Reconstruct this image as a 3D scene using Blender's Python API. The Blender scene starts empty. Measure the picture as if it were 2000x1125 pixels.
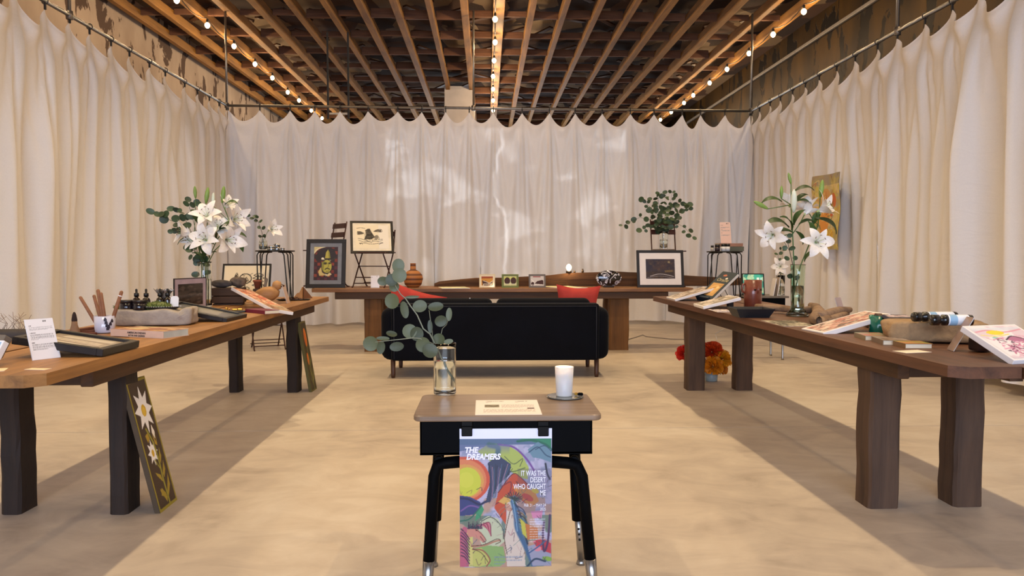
import bpy, bmesh, math, random
import numpy as np
from mathutils import Vector, Matrix, Euler
random.seed(7)
PI = math.pi
R = math.radians
scn = bpy.context.scene
COL = scn.collection

# ------------------------------------------------------------------ camera
CAM_H, FPX = 1.15, 1500.0
cam_d = bpy.data.cameras.new('camera'); cam_d.sensor_width = 36.0; cam_d.lens = FPX/2000*36
cam_d.clip_end = 200
cam = bpy.data.objects.new('camera', cam_d); COL.objects.link(cam)
cam.location = (0, 0, CAM_H)
cam.rotation_euler = (R(90-2.5), 0, R(-1.91))
scn.camera = cam
CR = cam.rotation_euler.to_matrix()

# ------------------------------------------------------------------ world, lamps, exposure
wd = bpy.data.worlds.new('world'); scn.world = wd; wd.use_nodes = True
wd.node_tree.nodes['Background'].inputs[0].default_value = (0.78, 0.82, 1.0, 1)
wd.node_tree.nodes['Background'].inputs[1].default_value = 0.10
scn.view_settings.view_transform = 'Standard'
scn.view_settings.look = 'None'
scn.view_settings.exposure = -0.08
scn.view_settings.gamma = 1.0
scn.view_settings.use_curve_mapping = False
WARM = (1.0, 0.74, 0.45)

def lamp(name, kind, loc, energy, color, rot=(0, 0, 0), **kw):
    d = bpy.data.lights.new(name, kind); d.energy = energy; d.color = color
    for k, v in kw.items(): setattr(d, k, v)
    o = bpy.data.objects.new(name, d); COL.objects.link(o); o.location = loc; o.rotation_euler = rot
    return o
# warm ceiling spots above the two side tables, over the part of the hall above the frame
for sx in (-1, 1):
    for i, y in enumerate((2.2, 4.6, 7.0, 9.6)):
        lamp('ceiling_spot', 'SPOT', (sx*2.0, y, 4.75), 255, (1.0, 0.77, 0.47), (0, 0, 0),
             spot_size=R(118), spot_blend=1.0, shadow_soft_size=0.05)
# daylight from the open entrance behind the camera
lamp('entrance_daylight', 'AREA', (0, -5.0, 2.4), 760, (0.66, 0.77, 1.0), (R(90), 0, 0), shape='RECTANGLE', size=7.0, size_y=3.6)
# daylight in the dark rear of the building, behind the back curtain
lamp('rear_daylight', 'AREA', (0.3, 24.5, 2.0), 300, (0.86, 0.92, 1.0), (R(-90), 0, 0), shape='RECTANGLE', size=6.0, size_y=3.0)

# picture projector under the joists, above the entrance, thrown on the back curtain
def projector(loc, target, energy):
    o = lamp('projector_beam', 'SPOT', loc, energy, (0.88, 0.94, 1.0), spot_size=R(30), spot_blend=0.05, shadow_soft_size=0.02)
    o.rotation_euler = (Vector(target)-Vector(loc)).to_track_quat('-Z', 'Y').to_euler()
    d = o.data; d.use_nodes = True; nt = d.node_tree; em = nt.nodes['Emission']; L_ = nt.links.new
    nd = nt.nodes.new
    tc = nd('ShaderNodeTexCoord'); sp = nd('ShaderNodeSeparateXYZ'); L_(tc.outputs['Normal'], sp.inputs[0])
    def math_(op, a, b=None, c=None):
        n = nd('ShaderNodeMath'); n.operation = op
        for i, v in enumerate((a, b, c)):
            if v is None: continue
            if isinstance(v, (int, float)): n.inputs[i].default_value = v
            else: L_(v, n.inputs[i])
        return n.outputs[0]
    x = math_('DIVIDE', sp.outputs[0], math_('ABSOLUTE', sp.outputs[2])); y = math_('DIVIDE', sp.outputs[1], math_('ABSOLUTE', sp.outputs[2]))
    cb = nd('ShaderNodeCombineXYZ'); L_(x, cb.inputs[0]); L_(y, cb.inputs[1])
    def noise(scale, det, dist, sx=1, sy=1):
        mp = nd('ShaderNodeMapping'); mp.inputs['Scale'].default_value = (sx, sy, 1); L_(cb.outputs[0], mp.inputs[0])
        n = nd('ShaderNodeTexNoise'); n.inputs['Scale'].default_value = scale; n.inputs['Detail'].default_value = det; n.inputs['Distortion'].default_value = dist; L_(mp.outputs[0], n.inputs['Vector']); return n.outputs[0]
    def rng(v, a, b, c=0.0, e=1.0):
        n = nd('ShaderNodeMapRange'); L_(v, n.inputs[0]); n.inputs[1].default_value = a; n.inputs[2].default_value = b; n.inputs[3].default_value = c; n.inputs[4].default_value = e; return n.outputs[0]
    patches = rng(noise(17, 3, .4, .8, 1.2), .53, .63)                       # pale clouded patches
    creases = rng(math_('ABSOLUTE', math_('SUBTRACT', noise(38, 2, 3.0), .5)), .0, .018, 1, 0)      # thin bright crinkles
    wander = noise(9, 4, .2, 0.0, 1.0)
    crack = rng(math_('ABSOLUTE', math_('SUBTRACT', math_('SUBTRACT', x, -.008), math_('MULTIPLY', math_('SUBTRACT', wander, .5), .085))), .0014, .0022, 1, 0)
    val = math_('ADD', math_('ADD', math_('MULTIPLY', patches, .9), math_('MULTIPLY', math_('MULTIPLY', creases, rng(noise(8, 1, 0), .5, .6)), .55)), math_('ADD', math_('MULTIPLY', crack, 1.3), .25))
    mask = math_('MULTIPLY', rng(math_('ABSOLUTE', x), .158, .160, 1, 0), rng(math_('ABSOLUTE', y), .096, .100, 1, 0))
    L_(math_('MULTIPLY', val, mask), em.inputs['Strength'])
    return o
projector((0.2, 0.3, 4.2), (0.32, 12.4, 1.98), 1700)

# ------------------------------------------------------------------ helpers: pixel of the photo -> point on a known plane
def ray(px, py):
    return CR @ Vector(((px-1000)/FPX, -(py-562.5)/FPX, -1.0))
def W(px, py, z=0.0):
    d = ray(px, py); t = (z-CAM_H)/d.z
    return Vector((d.x*t, d.y*t, z))
def WY(px, py, Y):
    d = ray(px, py); t = Y/d.y
    return Vector((d.x*t, Y, CAM_H+d.z*t))
def WX(px, py, X):
    d = ray(px, py); t = X/d.x
    return Vector((X, d.y*t, CAM_H+d.z*t))
TZ = 0.753
def T(px, py): return W(px, py, TZ)
def mpp(p): return p.y/FPX

# ------------------------------------------------------------------ materials
MATS = {}
def srgb(c):
    return tuple(((x/12.92) if x <= 0.04045 else ((x+0.055)/1.055)**2.4) for x in c)
def hexc(h): return srgb(tuple(int(h[i:i+2], 16)/255 for i in (0, 2, 4)))
def newmat(name):
    m = bpy.data.materials.new(name); m.use_nodes = True
    nt = m.node_tree; b = nt.nodes['Principled BSDF']
    MATS[name] = m
    return m, nt, b
def N(nt, t, **kw):
    n = nt.nodes.new(t)
    for k, v in kw.items():
        if k.startswith('i_'): n.inputs[k[2:].replace('_', ' ')].default_value = v
        else: setattr(n, k, v)
    return n
def ramp(nt, src, stops):
    r = nt.nodes.new('ShaderNodeValToRGB'); nt.links.new(src, r.inputs[0])
    el = r.color_ramp.elements
    while len(el) < len(stops): el.new(0.5)
    for e, (p, c) in zip(el, stops): e.position = p; e.color = (*c, 1)
    return r.outputs[0]
def mat(name, col, rough=0.6, metal=0.0, var=0.12, nscale=12.0, bump=0.0, bscale=60.0, coat=0.0, stretch=(1, 1, 1), sheen=0.0, spec=0.5):
    """plain procedural material: base colour with a little noise and fine relief"""
    if name in MATS: return MATS[name]
    c = hexc(col) if isinstance(col, str) else col
    m, nt, b = newmat(name)
    tc = N(nt, 'ShaderNodeTexCoord'); mp = N(nt, 'ShaderNodeMapping'); mp.inputs['Scale'].default_value = stretch
    nt.links.new(tc.outputs['Object'], mp.inputs[0])
    n = N(nt, 'ShaderNodeTexNoise', i_Scale=nscale, i_Detail=5.0); nt.links.new(mp.outputs[0], n.inputs['Vector'])
    out = ramp(nt, n.outputs[0], [(0.3, tuple(x*(1-var) for x in c)), (0.7, tuple(min(1, x*(1+var)) for x in c))])
    nt.links.new(out, b.inputs['Base Color'])
    b.inputs['Roughness'].default_value = rough; b.inputs['Metallic'].default_value = metal
    b.inputs['Coat Weight'].default_value = coat; b.inputs['Specular IOR Level'].default_value = spec
    if sheen: b.inputs['Sheen Weight'].default_value = sheen; b.inputs['Sheen Roughness'].default_value = 0.4
    if bump:
        n2 = N(nt, 'ShaderNodeTexNoise', i_Scale=bscale, i_Detail=4.0); nt.links.new(mp.outputs[0], n2.inputs['Vector'])
        bp = N(nt, 'ShaderNodeBump', i_Strength=bump, i_Distance=0.01); nt.links.new(n2.outputs[0], bp.inputs['Height'])
        nt.links.new(bp.outputs[0], b.inputs['Normal'])
    return m
def wood(name, dark, light, axis=1, rough=0.6, scale=1.0, bump=0.25, red=None):
    """long-grained timber, grain along the given object axis"""
    if name in MATS: return MATS[name]
    m, nt, b = newmat(name)
    d, l = hexc(dark), hexc(light)
    tc = N(nt, 'ShaderNodeTexCoord'); oi = N(nt, 'ShaderNodeObjectInfo')
    mp = N(nt, 'ShaderNodeMapping'); s = [14*scale]*3; s[axis] = 0.9*scale; mp.inputs['Scale'].default_value = s
    sc = N(nt, 'ShaderNodeVectorMath', operation='SCALE'); sc.inputs[0].default_value = (7, 5, 9)
    nt.links.new(oi.outputs['Random'], sc.inputs['Scale'])
    nt.links.new(sc.outputs[0], mp.inputs['Location'])
    nt.links.new(tc.outputs['Object'], mp.inputs[0])
    n1 = N(nt, 'ShaderNodeTexNoise', i_Scale=1.0, i_Detail=7.0, i_Roughness=0.65, i_Distortion=0.6); nt.links.new(mp.outputs[0], n1.inputs['Vector'])
    n2 = N(nt, 'ShaderNodeTexNoise', i_Scale=2.0, i_Detail=3.0); nt.links.new(tc.outputs['Object'], n2.inputs['Vector'])
    mx = N(nt, 'ShaderNodeMath', operation='MULTIPLY_ADD'); mx.inputs[1].default_value = 0.35; nt.links.new(n2.outputs[0], mx.inputs[0]); nt.links.new(n1.outputs[0], mx.inputs[2])
    mid = tuple((a+c)/2 for a, c in zip(d, l))
    out = ramp(nt, mx.outputs[0], [(0.42, d), (0.62, mid), (0.85, l)])
    nt.links.new(out, b.inputs['Base Color']); b.inputs['Roughness'].default_value = rough
    bp = N(nt, 'ShaderNodeBump', i_Strength=bump, i_Distance=0.01); nt.links.new(n1.outputs[0], bp.inputs['Height']); nt.links.new(bp.outputs[0], b.inputs['Normal'])
    return m
def glass(name, tint=(1, 1, 1), rough=0.0, ior=1.45):
    if name in MATS: return MATS[name]
    m, nt, b = newmat(name)
    b.inputs['Base Color'].default_value = (*tint, 1); b.inputs['Roughness'].default_value = rough
    b.inputs['IOR'].default_value = ior; b.inputs['Transmission Weight'].default_value = 1.0
    n = N(nt, 'ShaderNodeTexNoise', i_Scale=6.0); bp = N(nt, 'ShaderNodeBump', i_Strength=0.02, i_Distance=0.002)
    nt.links.new(n.outputs[0], bp.inputs['Height']); nt.links.new(bp.outputs[0], b.inputs['Normal'])
    return m
def emit(name, col, strength):
    if name in MATS: return MATS[name]
    m, nt, b = newmat(name)
    b.inputs['Base Color'].default_value = (*col, 1); b.inputs['Emission Color'].default_value = (*col, 1); b.inputs['Emission Strength'].default_value = strength
    return m
def paintmat(name='printed_ink', rough=0.55, coat=0.0):
    if name in MATS: return MATS[name]
    m, nt, b = newmat(name)
    a = N(nt, 'ShaderNodeVertexColor', layer_name='ink'); nt.links.new(a.outputs[0], b.inputs['Base Color'])
    b.inputs['Roughness'].default_value = rough; b.inputs['Coat Weight'].default_value = coat; b.inputs['Coat Roughness'].default_value = 0.05
    return m

# ------------------------------------------------------------------ mesh builders
class MB:
    def __init__(s): s.v = []; s.f = []; s.sm = []
    def add(s, vs, fs, M=None, smooth=False):
        o = len(s.v)
        s.v += [tuple(M @ Vector(p)) if M else tuple(p) for p in vs]
        s.f += [tuple(i+o for i in f) for f in fs]; s.sm += [smooth]*len(fs)
        return s
    def box(s, c, d, rot=None, bev=0.0, jit=0.0):
        """box centred at c, full size d; bev chamfers every edge"""
        hx, hy, hz = d[0]/2, d[1]/2, d[2]/2
        M = Matrix.Translation(c) @ (rot.to_matrix().to_4x4() if rot else Matrix())
        b = min(bev, hx*.9, hy*.9, hz*.9)
        if b <= 0:
            vs = [(x, y, z) for x in (-hx, hx) for y in (-hy, hy) for z in (-hz, hz)]
            fs = [(0, 1, 3, 2), (4, 6, 7, 5), (0, 4, 5, 1), (2, 3, 7, 6), (0, 2, 6, 4), (1, 5, 7, 3)]
        else:
            bm = bmesh.new(); bmesh.ops.create_cube(bm, size=1.0)
            for v in bm.verts: v.co = Vector((v.co.x*d[0], v.co.y*d[1], v.co.z*d[2]))
            bmesh.ops.bevel(bm, geom=bm.edges[:], offset=b, segments=2 if b > 0.004 else 1, profile=0.6, affect='EDGES')
            bm.verts.index_update()
            vs = [tuple(v.co) for v in bm.verts]; fs = [tuple(v.index for v in f.verts) for f in bm.faces]; bm.free()
        if jit: vs = [(x+random.uniform(-jit, jit), y+random.uniform(-jit, jit), z+random.uniform(-jit, jit)*0.5) for x, y, z in vs]
        return s.add(vs, fs, M)
    def tube(s, path, r, n=10, cap=True, smooth=True):
        """round bar along a path; r is one radius or one per point"""
        path = [Vector(p) for p in path]; rr = r if isinstance(r, (list, tuple)) else [r]*len(path)
        vs = []; fs = []; up = None
        for i, p in enumerate(path):
            d = (path[min(i+1, len(path)-1)]-path[max(i-1, 0)]).normalized()
            if up is None: up = d.orthogonal().normalized()
            a = (up-d*up.dot(d)).normalized(); up = a; b = d.cross(a)
            for k in range(n):
                t = 2*PI*k/n; vs.append(p+(a*math.cos(t)+b*math.sin(t))*rr[i])
        for i in range(len(path)-1):
            for k in range(n):
                k2 = (k+1) % n; fs.append((i*n+k, i*n+k2, (i+1)*n+k2, (i+1)*n+k))
        s.add(vs, fs, None, smooth)
        if cap:
            o = len(s.v)-len(vs); L = (len(path)-1)*n
            s.f.append(tuple(o+k for k in reversed(range(n)))); s.f.append(tuple(o+L+k for k in range(n))); s.sm += [False, False]
        return s
    def lathe(s, prof, n=28, c=(0, 0, 0), M=None, smooth=True, close=False):
        """revolve (r, z) profile about Z"""
        vs = []; fs = []; m = len(prof)
        for r, z in prof:
            for k in range(n):
                t = 2*PI*k/n; vs.append((c[0]+max(r, 1e-5)*math.cos(t), c[1]+max(r, 1e-5)*math.sin(t), c[2]+z))
        for i in range(m if close else m-1):
            j = (i+1) % m
            for k in range(n):
                k2 = (k+1) % n; fs.append((i*n+k, i*n+k2, j*n+k2, j*n+k))
        return s.add(vs, fs, M, smooth)
    def prism(s, pts, z0, z1, M=None):
        """flat outline (x, y) extruded from z0 to z1"""
        n = len(pts); vs = [(x, y, z0) for x, y in pts]+[(x, y, z1) for x, y in pts]
        fs = [tuple(reversed(range(n))), tuple(range(n, 2*n))]+[(i, (i+1) % n, n+(i+1) % n, n+i) for i in range(n)]
        return s.add(vs, fs, M)
    def grid(s, fn, nu, nv, smooth=True, M=None):
        vs = [fn(i/nu, j/nv) for j in range(nv+1) for i in range(nu+1)]
        fs = [(j*(nu+1)+i, j*(nu+1)+i+1, (j+1)*(nu+1)+i+1, (j+1)*(nu+1)+i) for j in range(nv) for i in range(nu)]
        return s.add(vs, fs, M, smooth)
    def mesh(s, name, m):
        me = bpy.data.meshes.new(name); me.from_pydata(s.v, [], s.f)
        me.polygons.foreach_set('use_smooth', s.sm); me.materials.append(m); me.update()
        return me
    def build(s, name, m, parent=None, loc=None, rot=None):
        o = bpy.data.objects.new(name, s.mesh(name, m)); COL.objects.link(o)
        if parent: o.parent = parent
        if loc is not None: o.location = loc
        if rot is not None: o.rotation_euler = rot
        return o
def link_mesh(name, me, parent=None, loc=(0, 0, 0), rot=(0, 0, 0), scale=None):
    o = bpy.data.objects.new(name, me); COL.objects.link(o)
    if parent: o.parent = parent
    o.location = loc; o.rotation_euler = rot
    if scale: o.scale = scale
    return o
def tag(o, label, cat, group=None):
    o['label'] = label; o['category'] = cat
    if group: o['group'] = group
    return o
def thing(name, label, cat, loc=(0, 0, 0), rz=0.0, group=None, M=None):
    o = bpy.data.objects.new(name, None); COL.objects.link(o); o.empty_display_size = 0.05
    if M is not None: o.matrix_world = M
    else: o.location = loc; o.rotation_euler = (0, 0, rz)
    return tag(o, label, cat, group)
def struct(o): o['kind'] = 'structure'; return o
def solidify(o, th, off=-1.0):
    md = o.modifiers.new('thickness', 'SOLIDIFY'); md.thickness = th; md.offset = off
    return o
def subsurf(o, lv=1):
    md = o.modifiers.new('smooth', 'SUBSURF'); md.levels = lv; md.render_levels = lv
    return o
def plane_basis(BL, BR, TL):
    """matrix with x along BL->BR, y towards TL, z out of the face"""
    BL, BR, TL = Vector(BL), Vector(BR), Vector(TL)
    x = (BR-BL).normalized(); y = (TL-BL); y = (y-x*y.dot(x)); h = y.length; y.normalize(); z = x.cross(y)
    M = Matrix((x, y, z)).transposed().to_4x4(); M.translation = BL
    return M, (BR-BL).length, h

# ------------------------------------------------------------------ printing: colour grids computed here, no image files
class Canvas:
    def __init__(s, w, h, W_, H_, bg='ffffff', ox=0, oy=0):
        """W_ x H_ colour samples; drawn in picture units x: ox..ox+w, y (down): oy..oy+h"""
        s.W, s.H, s.w, s.h = W_, H_, w, h
        s.X, s.Y = np.meshgrid(ox+np.linspace(0, w, W_), oy+np.linspace(0, h, H_))
        s.A = np.empty((H_, W_, 3)); s.A[:] = s.c(bg); s.rg = np.random.RandomState(11)
    @staticmethod
    def c(h): return np.array([int(h[i:i+2], 16)/255 for i in (0, 2, 4)])
    def put(s, m, col, a=1.0):
        m = (np.clip(m, 0, 1)*a)[..., None]; s.A = s.A*(1-m)+(s.c(col) if isinstance(col, str) else col)*m
        return s
    def rect(s, x0, y0, x1, y1, col, a=1.0): return s.put(((s.X >= x0) & (s.X <= x1) & (s.Y >= y0) & (s.Y <= y1)).astype(float), col, a)
    def ell(s, cx, cy, rx, ry, col, rot=0.0, a=1.0):
        c, d = math.cos(rot), math.sin(rot); x = (s.X-cx)*c+(s.Y-cy)*d; y = -(s.X-cx)*d+(s.Y-cy)*c
        return s.put(((x/rx)**2+(y/ry)**2 <= 1).astype(float), col, a)
    def poly(s, pts, col, a=1.0):
        m = np.zeros_like(s.X, bool); n = len(pts)
        for i in range(n):
            x0, y0 = pts[i]; x1, y1 = pts[(i+1) % n]
            if y0 == y1: continue
            m ^= ((s.Y > min(y0, y1)) & (s.Y <= max(y0, y1)) & (s.X < x0+(s.Y-y0)*(x1-x0)/(y1-y0)))
        return s.put(m.astype(float), col, a)
    def line(s, pts, wd, col, a=1.0):
        d = np.full_like(s.X, 1e9)
        for (x0, y0), (x1, y1) in zip(pts[:-1], pts[1:]):
            L = (x1-x0)**2+(y1-y0)**2+1e-9; t = np.clip(((s.X-x0)*(x1-x0)+(s.Y-y0)*(y1-y0))/L, 0, 1)
            d = np.minimum(d, np.hypot(s.X-x0-t*(x1-x0), s.Y-y0-t*(y1-y0)))
        return s.put(np.clip((wd/2-d)/(wd*0.35)+0.5, 0, 1), col, a)
    def curve(s, pts, wd, col, a=1.0, k=6):
        P = [np.array(p, float) for p in pts]; P = [2*P[0]-P[1]]+P+[2*P[-1]-P[-2]]; out = []
        for i in range(1, len(P)-2):
            for t in np.linspace(0, 1, k, endpoint=False):
                a0, a1, a2, a3 = P[i-1], P[i], P[i+1], P[i+2]
                out.append(0.5*((2*a1)+(-a0+a2)*t+(2*a0-5*a1+4*a2-a3)*t*t+(-a0+3*a1-3*a2+a3)*t**3))
        out.append(P[-2])
        return s.line([tuple(p) for p in out], wd, col, a)
    def noise(s, cell):
        nx, ny = int(s.w/cell)+3, int(s.h/cell)+3; g = s.rg.rand(ny, nx)
        fx = (s.X-s.X.min())/cell; fy = (s.Y-s.Y.min())/cell; ix = fx.astype(int); iy = fy.astype(int); tx = fx-ix; ty = fy-iy
        tx = tx*tx*(3-2*tx); ty = ty*ty*(3-2*ty)
        return (g[iy, ix]*(1-tx)+g[iy, ix+1]*tx)*(1-ty)+(g[iy+1, ix]*(1-tx)+g[iy+1, ix+1]*tx)*ty
    def blot(s, cell, th, col, a=1.0, soft=0.12):
        n = 0.65*s.noise(cell)+0.35*s.noise(cell*0.4); return s.put((n-th)/soft+0.5, col, a)
    def textlines(s, x0, x1, y0, y1, n, col, a=0.6, wd=None, seed=1):
        rg = random.Random(seed); st = (y1-y0)/max(n-1, 1); wd = wd or st*0.42
        for i in range(n):
            y = y0+i*st; x = x0; xe = x1 if i < n-1 else x0+(x1-x0)*rg.uniform(.3, .8)
            while x < xe:
                l = rg.uniform(.03, .10)*(x1-x0); s.rect(x, y-wd/2, min(x+l, xe), y+wd/2, col, a); x += l+.018*(x1-x0)
        return s
    def sheet(s, name, w, h, parent=None, z=0.0, rough=0.55, coat=0.0, bend=None):
        """the print as a surface: x 0..w, y 0..h (up), colour on its points"""
        H_, W_ = s.H, s.W
        xs, ys = np.meshgrid(np.linspace(0, w, W_), np.linspace(h, 0, H_)); zs = np.full_like(xs, z)
        if bend is not None: zs = zs+bend(xs/w, ys/h)
        co = np.stack([xs, ys, zs], -1).reshape(-1, 3)
        idx = np.arange(W_*H_).reshape(H_, W_)
        fs = np.stack([idx[1:, :-1], idx[1:, 1:], idx[:-1, 1:], idx[:-1, :-1]], -1).reshape(-1, 4)
        me = bpy.data.meshes.new(name); me.vertices.add(len(co)); me.vertices.foreach_set('co', co.ravel().astype(np.float32))
        me.loops.add(fs.size); me.loops.foreach_set('vertex_index', fs.ravel().astype(np.int32))
        me.polygons.add(len(fs)); me.polygons.foreach_set('loop_start', np.arange(0, fs.size, 4).astype(np.int32)); me.polygons.foreach_set('loop_total', np.full(len(fs), 4, np.int32))
        me.update(calc_edges=True); me.validate()
        at = me.color_attributes.new('ink', 'FLOAT_COLOR', 'POINT')
        A = s.A.reshape(-1, 3); lin = np.where(A <= 0.04045, A/12.92, ((A+0.055)/1.055)**2.4)
        at.data.foreach_set('color', np.concatenate([lin, np.ones((len(lin), 1))], 1).ravel().astype(np.float32))
        me.polygons.foreach_set('use_smooth', [True]*len(me.polygons))
        me.materials.append(paintmat('printed_ink_%d_%d' % (rough*100, coat*100), rough, coat))
        o = bpy.data.objects.new(name, me); COL.objects.link(o)
        if parent: o.parent = parent
        return o
def letters(txt, size, m, parent, loc, name='lettering', align='LEFT', rot=(0, 0, 0), shear=0.0, sx=1.0, weight=0.0):
    """raised lettering as a mesh, from Blender's own font"""
    cu = bpy.data.curves.new(name, 'FONT'); cu.body = txt; cu.size = size; cu.align_x = align; cu.extrude = 0.0001; cu.shear = shear; cu.offset = weight; cu.resolution_u = 3
    t = bpy.data.objects.new(name, cu); COL.objects.link(t)
    me = bpy.data.meshes.new_from_object(t.evaluated_get(bpy.context.evaluated_depsgraph_get()))
    bpy.data.objects.remove(t); me.materials.clear(); me.materials.append(m)
    o = link_mesh(name, me, parent, loc, rot); o.scale = (sx, 1, 1)
    return o

# ================================================================== THE SETTING
def floor_mat():
    m, nt, b = newmat('polished_concrete')
    tc = N(nt, 'ShaderNodeTexCoord')
    n1 = N(nt, 'ShaderNodeTexNoise', i_Scale=0.55, i_Detail=6.0, i_Roughness=0.6, i_Distortion=0.8); nt.links.new(tc.outputs['Object'], n1.inputs['Vector'])
    mp = N(nt, 'ShaderNodeMapping'); mp.inputs['Scale'].default_value = (1.6, 2.6, 1); mp.inputs['Rotation'].default_value = (0, 0, 0.35); nt.links.new(tc.outputs['Object'], mp.inputs[0])
    n2 = N(nt, 'ShaderNodeTexNoise', i_Scale=1.6, i_Detail=8.0, i_Roughness=0.62, i_Distortion=1.2); nt.links.new(mp.outputs[0], n2.inputs['Vector'])
    ad = N(nt, 'ShaderNodeMath', operation='MULTIPLY_ADD'); ad.inputs[1].default_value = 0.6; nt.links.new(n2.outputs[0], ad.inputs[0]); nt.links.new(n1.outputs[0], ad.inputs[2])
    out = ramp(nt, ad.outputs[0], [(0.58, hexc('a59686')), (0.72, hexc('b9aa99')), (0.82, hexc('c3b4a1')), (0.98, hexc('cfc2b0'))])
    nt.links.new(out, b.inputs['Base Color'])
    rr = N(nt, 'ShaderNodeMapRange'); rr.inputs[3].default_value = 0.42; rr.inputs[4].default_value = 0.62; nt.links.new(n1.outputs[0], rr.inputs[0]); nt.links.new(rr.outputs[0], b.inputs['Roughness'])
    bp = N(nt, 'ShaderNodeBump', i_Strength=0.08, i_Distance=0.01); nt.links.new(n2.outputs[0], bp.inputs['Height']); nt.links.new(bp.outputs[0], b.inputs['Normal'])
    return m
M_floor = floor_mat()
FX0, FX1, FY0, FY1 = -5.95, 5.95, -6.0, 26.0
fl = struct(MB().box((0, 10, -0.11), (11.9, 32, 0.10)).build('floor', mat('floor_joint_filler', '5f574e', 0.9)))
joint = W(1000, 838).y
ys = [FY0, joint, joint+6.2, joint+12.4, FY1]
for a, b_ in zip(ys[:-1], ys[1:]):
    MB().box((0, (a+b_)/2, -0.03), (11.9, b_-a-0.008, 0.06)).build('slab', M_floor, fl)

def plaster_mat(name, base, base2, peel, th, rough, gloss_var=False):
    m, nt, b = newmat(name)
    tc = N(nt, 'ShaderNodeTexCoord'); mp = N(nt, 'ShaderNodeMapping'); mp.inputs['Scale'].default_value = (1, 1.6, 0.75); nt.links.new(tc.outputs['Object'], mp.inputs[0])
    n0 = N(nt, 'ShaderNodeTexNoise', i_Scale=0.9, i_Detail=6.0); nt.links.new(mp.outputs[0], n0.inputs['Vector'])
    n1 = N(nt, 'ShaderNodeTexNoise', i_Scale=1.7, i_Detail=9.0, i_Roughness=0.55, i_Distortion=0.4); nt.links.new(mp.outputs[0], n1.inputs['Vector'])
    basec = ramp(nt, n0.outputs[0], [(0.35, hexc(base)), (0.65, hexc(base2))])
    mask = ramp(nt, n1.outputs[0], [(th, (0, 0, 0)), (th+0.012, (1, 1, 1))])
    mx = N(nt, 'ShaderNodeMix', data_type='RGBA'); nt.links.new(mask, mx.inputs[0]); nt.links.new(basec, mx.inputs[6]); mx.inputs[7].default_value = (*hexc(peel), 1)
    nt.links.new(mx.outputs[2], b.inputs['Base Color']); b.inputs['Roughness'].default_value = rough
    bp = N(nt, 'ShaderNodeBump', i_Strength=0.5, i_Distance=0.02); bp.invert = True; nt.links.new(mask, bp.inputs['Height']); nt.links.new(bp.outputs[0], b.inputs['Normal'])
    return m
M_wl = plaster_mat('peeling_plaster', '998674', 'b5a390', '4f3a2a', 0.56, 0.85)
M_wr = plaster_mat('dark_varnished_wall', '2a1d0a', '4a3410', '160e05', 0.55, 0.55)
M_wr.node_tree.nodes['Principled BSDF'].inputs['Specular IOR Level'].default_value = 0.12
struct(MB().box((-6.0, 10, 3.0), (0.2, 32, 6.0)).build('wall_left', M_wl))
struct(MB().box((6.0, 10, 3.0), (0.2, 32, 6.0)).build('wall_right', M_wr))
struct(MB().box((0, 26.1, 3.0), (12.2, 0.2, 6.0)).build('wall_back', mat('dark_brick_wall', '3a2a20', 0.9, var=0.3, nscale=2)))
struct(MB().box((5.86, 12, 4.985), (0.05, 28, 0.06), bev=0.01).build('trim_1', mat('grey_conduit', '77706a', 0.5)))

# ---- ceiling: joists along the hall, blocking and bridging between them, boarding above
JZ = 5.0
M_joist = wood('joist_timber', '664218', 'a6752f', axis=1, rough=0.7)
M_block = wood('blocking_timber', '42281a', '7a5238', axis=0, rough=0.75)
def deck_mat():
    m, nt, b = newmat('stained_roof_boards')
    tc = N(nt, 'ShaderNodeTexCoord'); mp = N(nt, 'ShaderNodeMapping'); mp.inputs['Scale'].default_value = (1.9, 1.2, 1); mp.inputs['Rotation'].default_value = (0, 0, 0.3); nt.links.new(tc.outputs['Object'], mp.inputs[0])
    v = N(nt, 'ShaderNodeTexVoronoi', i_Scale=1.0, distance='CHEBYCHEV'); nt.links.new(mp.outputs[0], v.inputs['Vector'])
    sp = N(nt, 'ShaderNodeSeparateColor'); nt.links.new(v.outputs['Color'], sp.inputs[0])
    out = ramp(nt, sp.outputs[0], [(0.0, hexc('2a1710')), (0.36, hexc('3d2416')), (0.37, hexc('76634c')), (0.75, hexc('9a866c')), (0.76, hexc('4a3020'))])
    out.node.color_ramp.interpolation = 'CONSTANT'
    nt.links.new(out, b.inputs['Base Color']); b.inputs['Roughness'].default_value = 0.9
    return m
ce = struct(MB().box((0, 10, JZ+0.44), (12.2, 32, 0.05)).build('ceiling', deck_mat()))
SP = 0.535
cx0 = W(979, 0, JZ).x-0.04
jm = MB().box((0, 0, 0), (0.09, 32, 0.15), bev=0.006).mesh('joist', M_joist)
jxs = [cx0+k*SP for k in range(-11, 10)]
jxs = [x for x in jxs if -5.75 < x < 5.8]
for k, x in enumerate(jxs):
    wide = abs(x-cx0) < 0.01
    o = link_mesh('joist', jm, ce, (x+random.uniform(-.015, .015), 10, JZ+0.075))
    o.scale = (2.0 if wide else random.choice((1.0, 1.15, 1.3)), 1, 1)
bms = [MB().box((0, 0, 0), (SP-0.1, 0.045, h), bev=0.004).mesh('blocking', M_block) for h in (0.09, 0.12, 0.15)]
dms = [MB().box((0, 0, 0), (SP*1.2, 0.10, 0.03), bev=0.003).mesh('bridging', wood('bridging_timber', '2e1a10', '5a3a22', axis=0)) for _ in (0,)]
rows = [10.6+1.18*k for k in range(13)]
nd = 0
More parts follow.
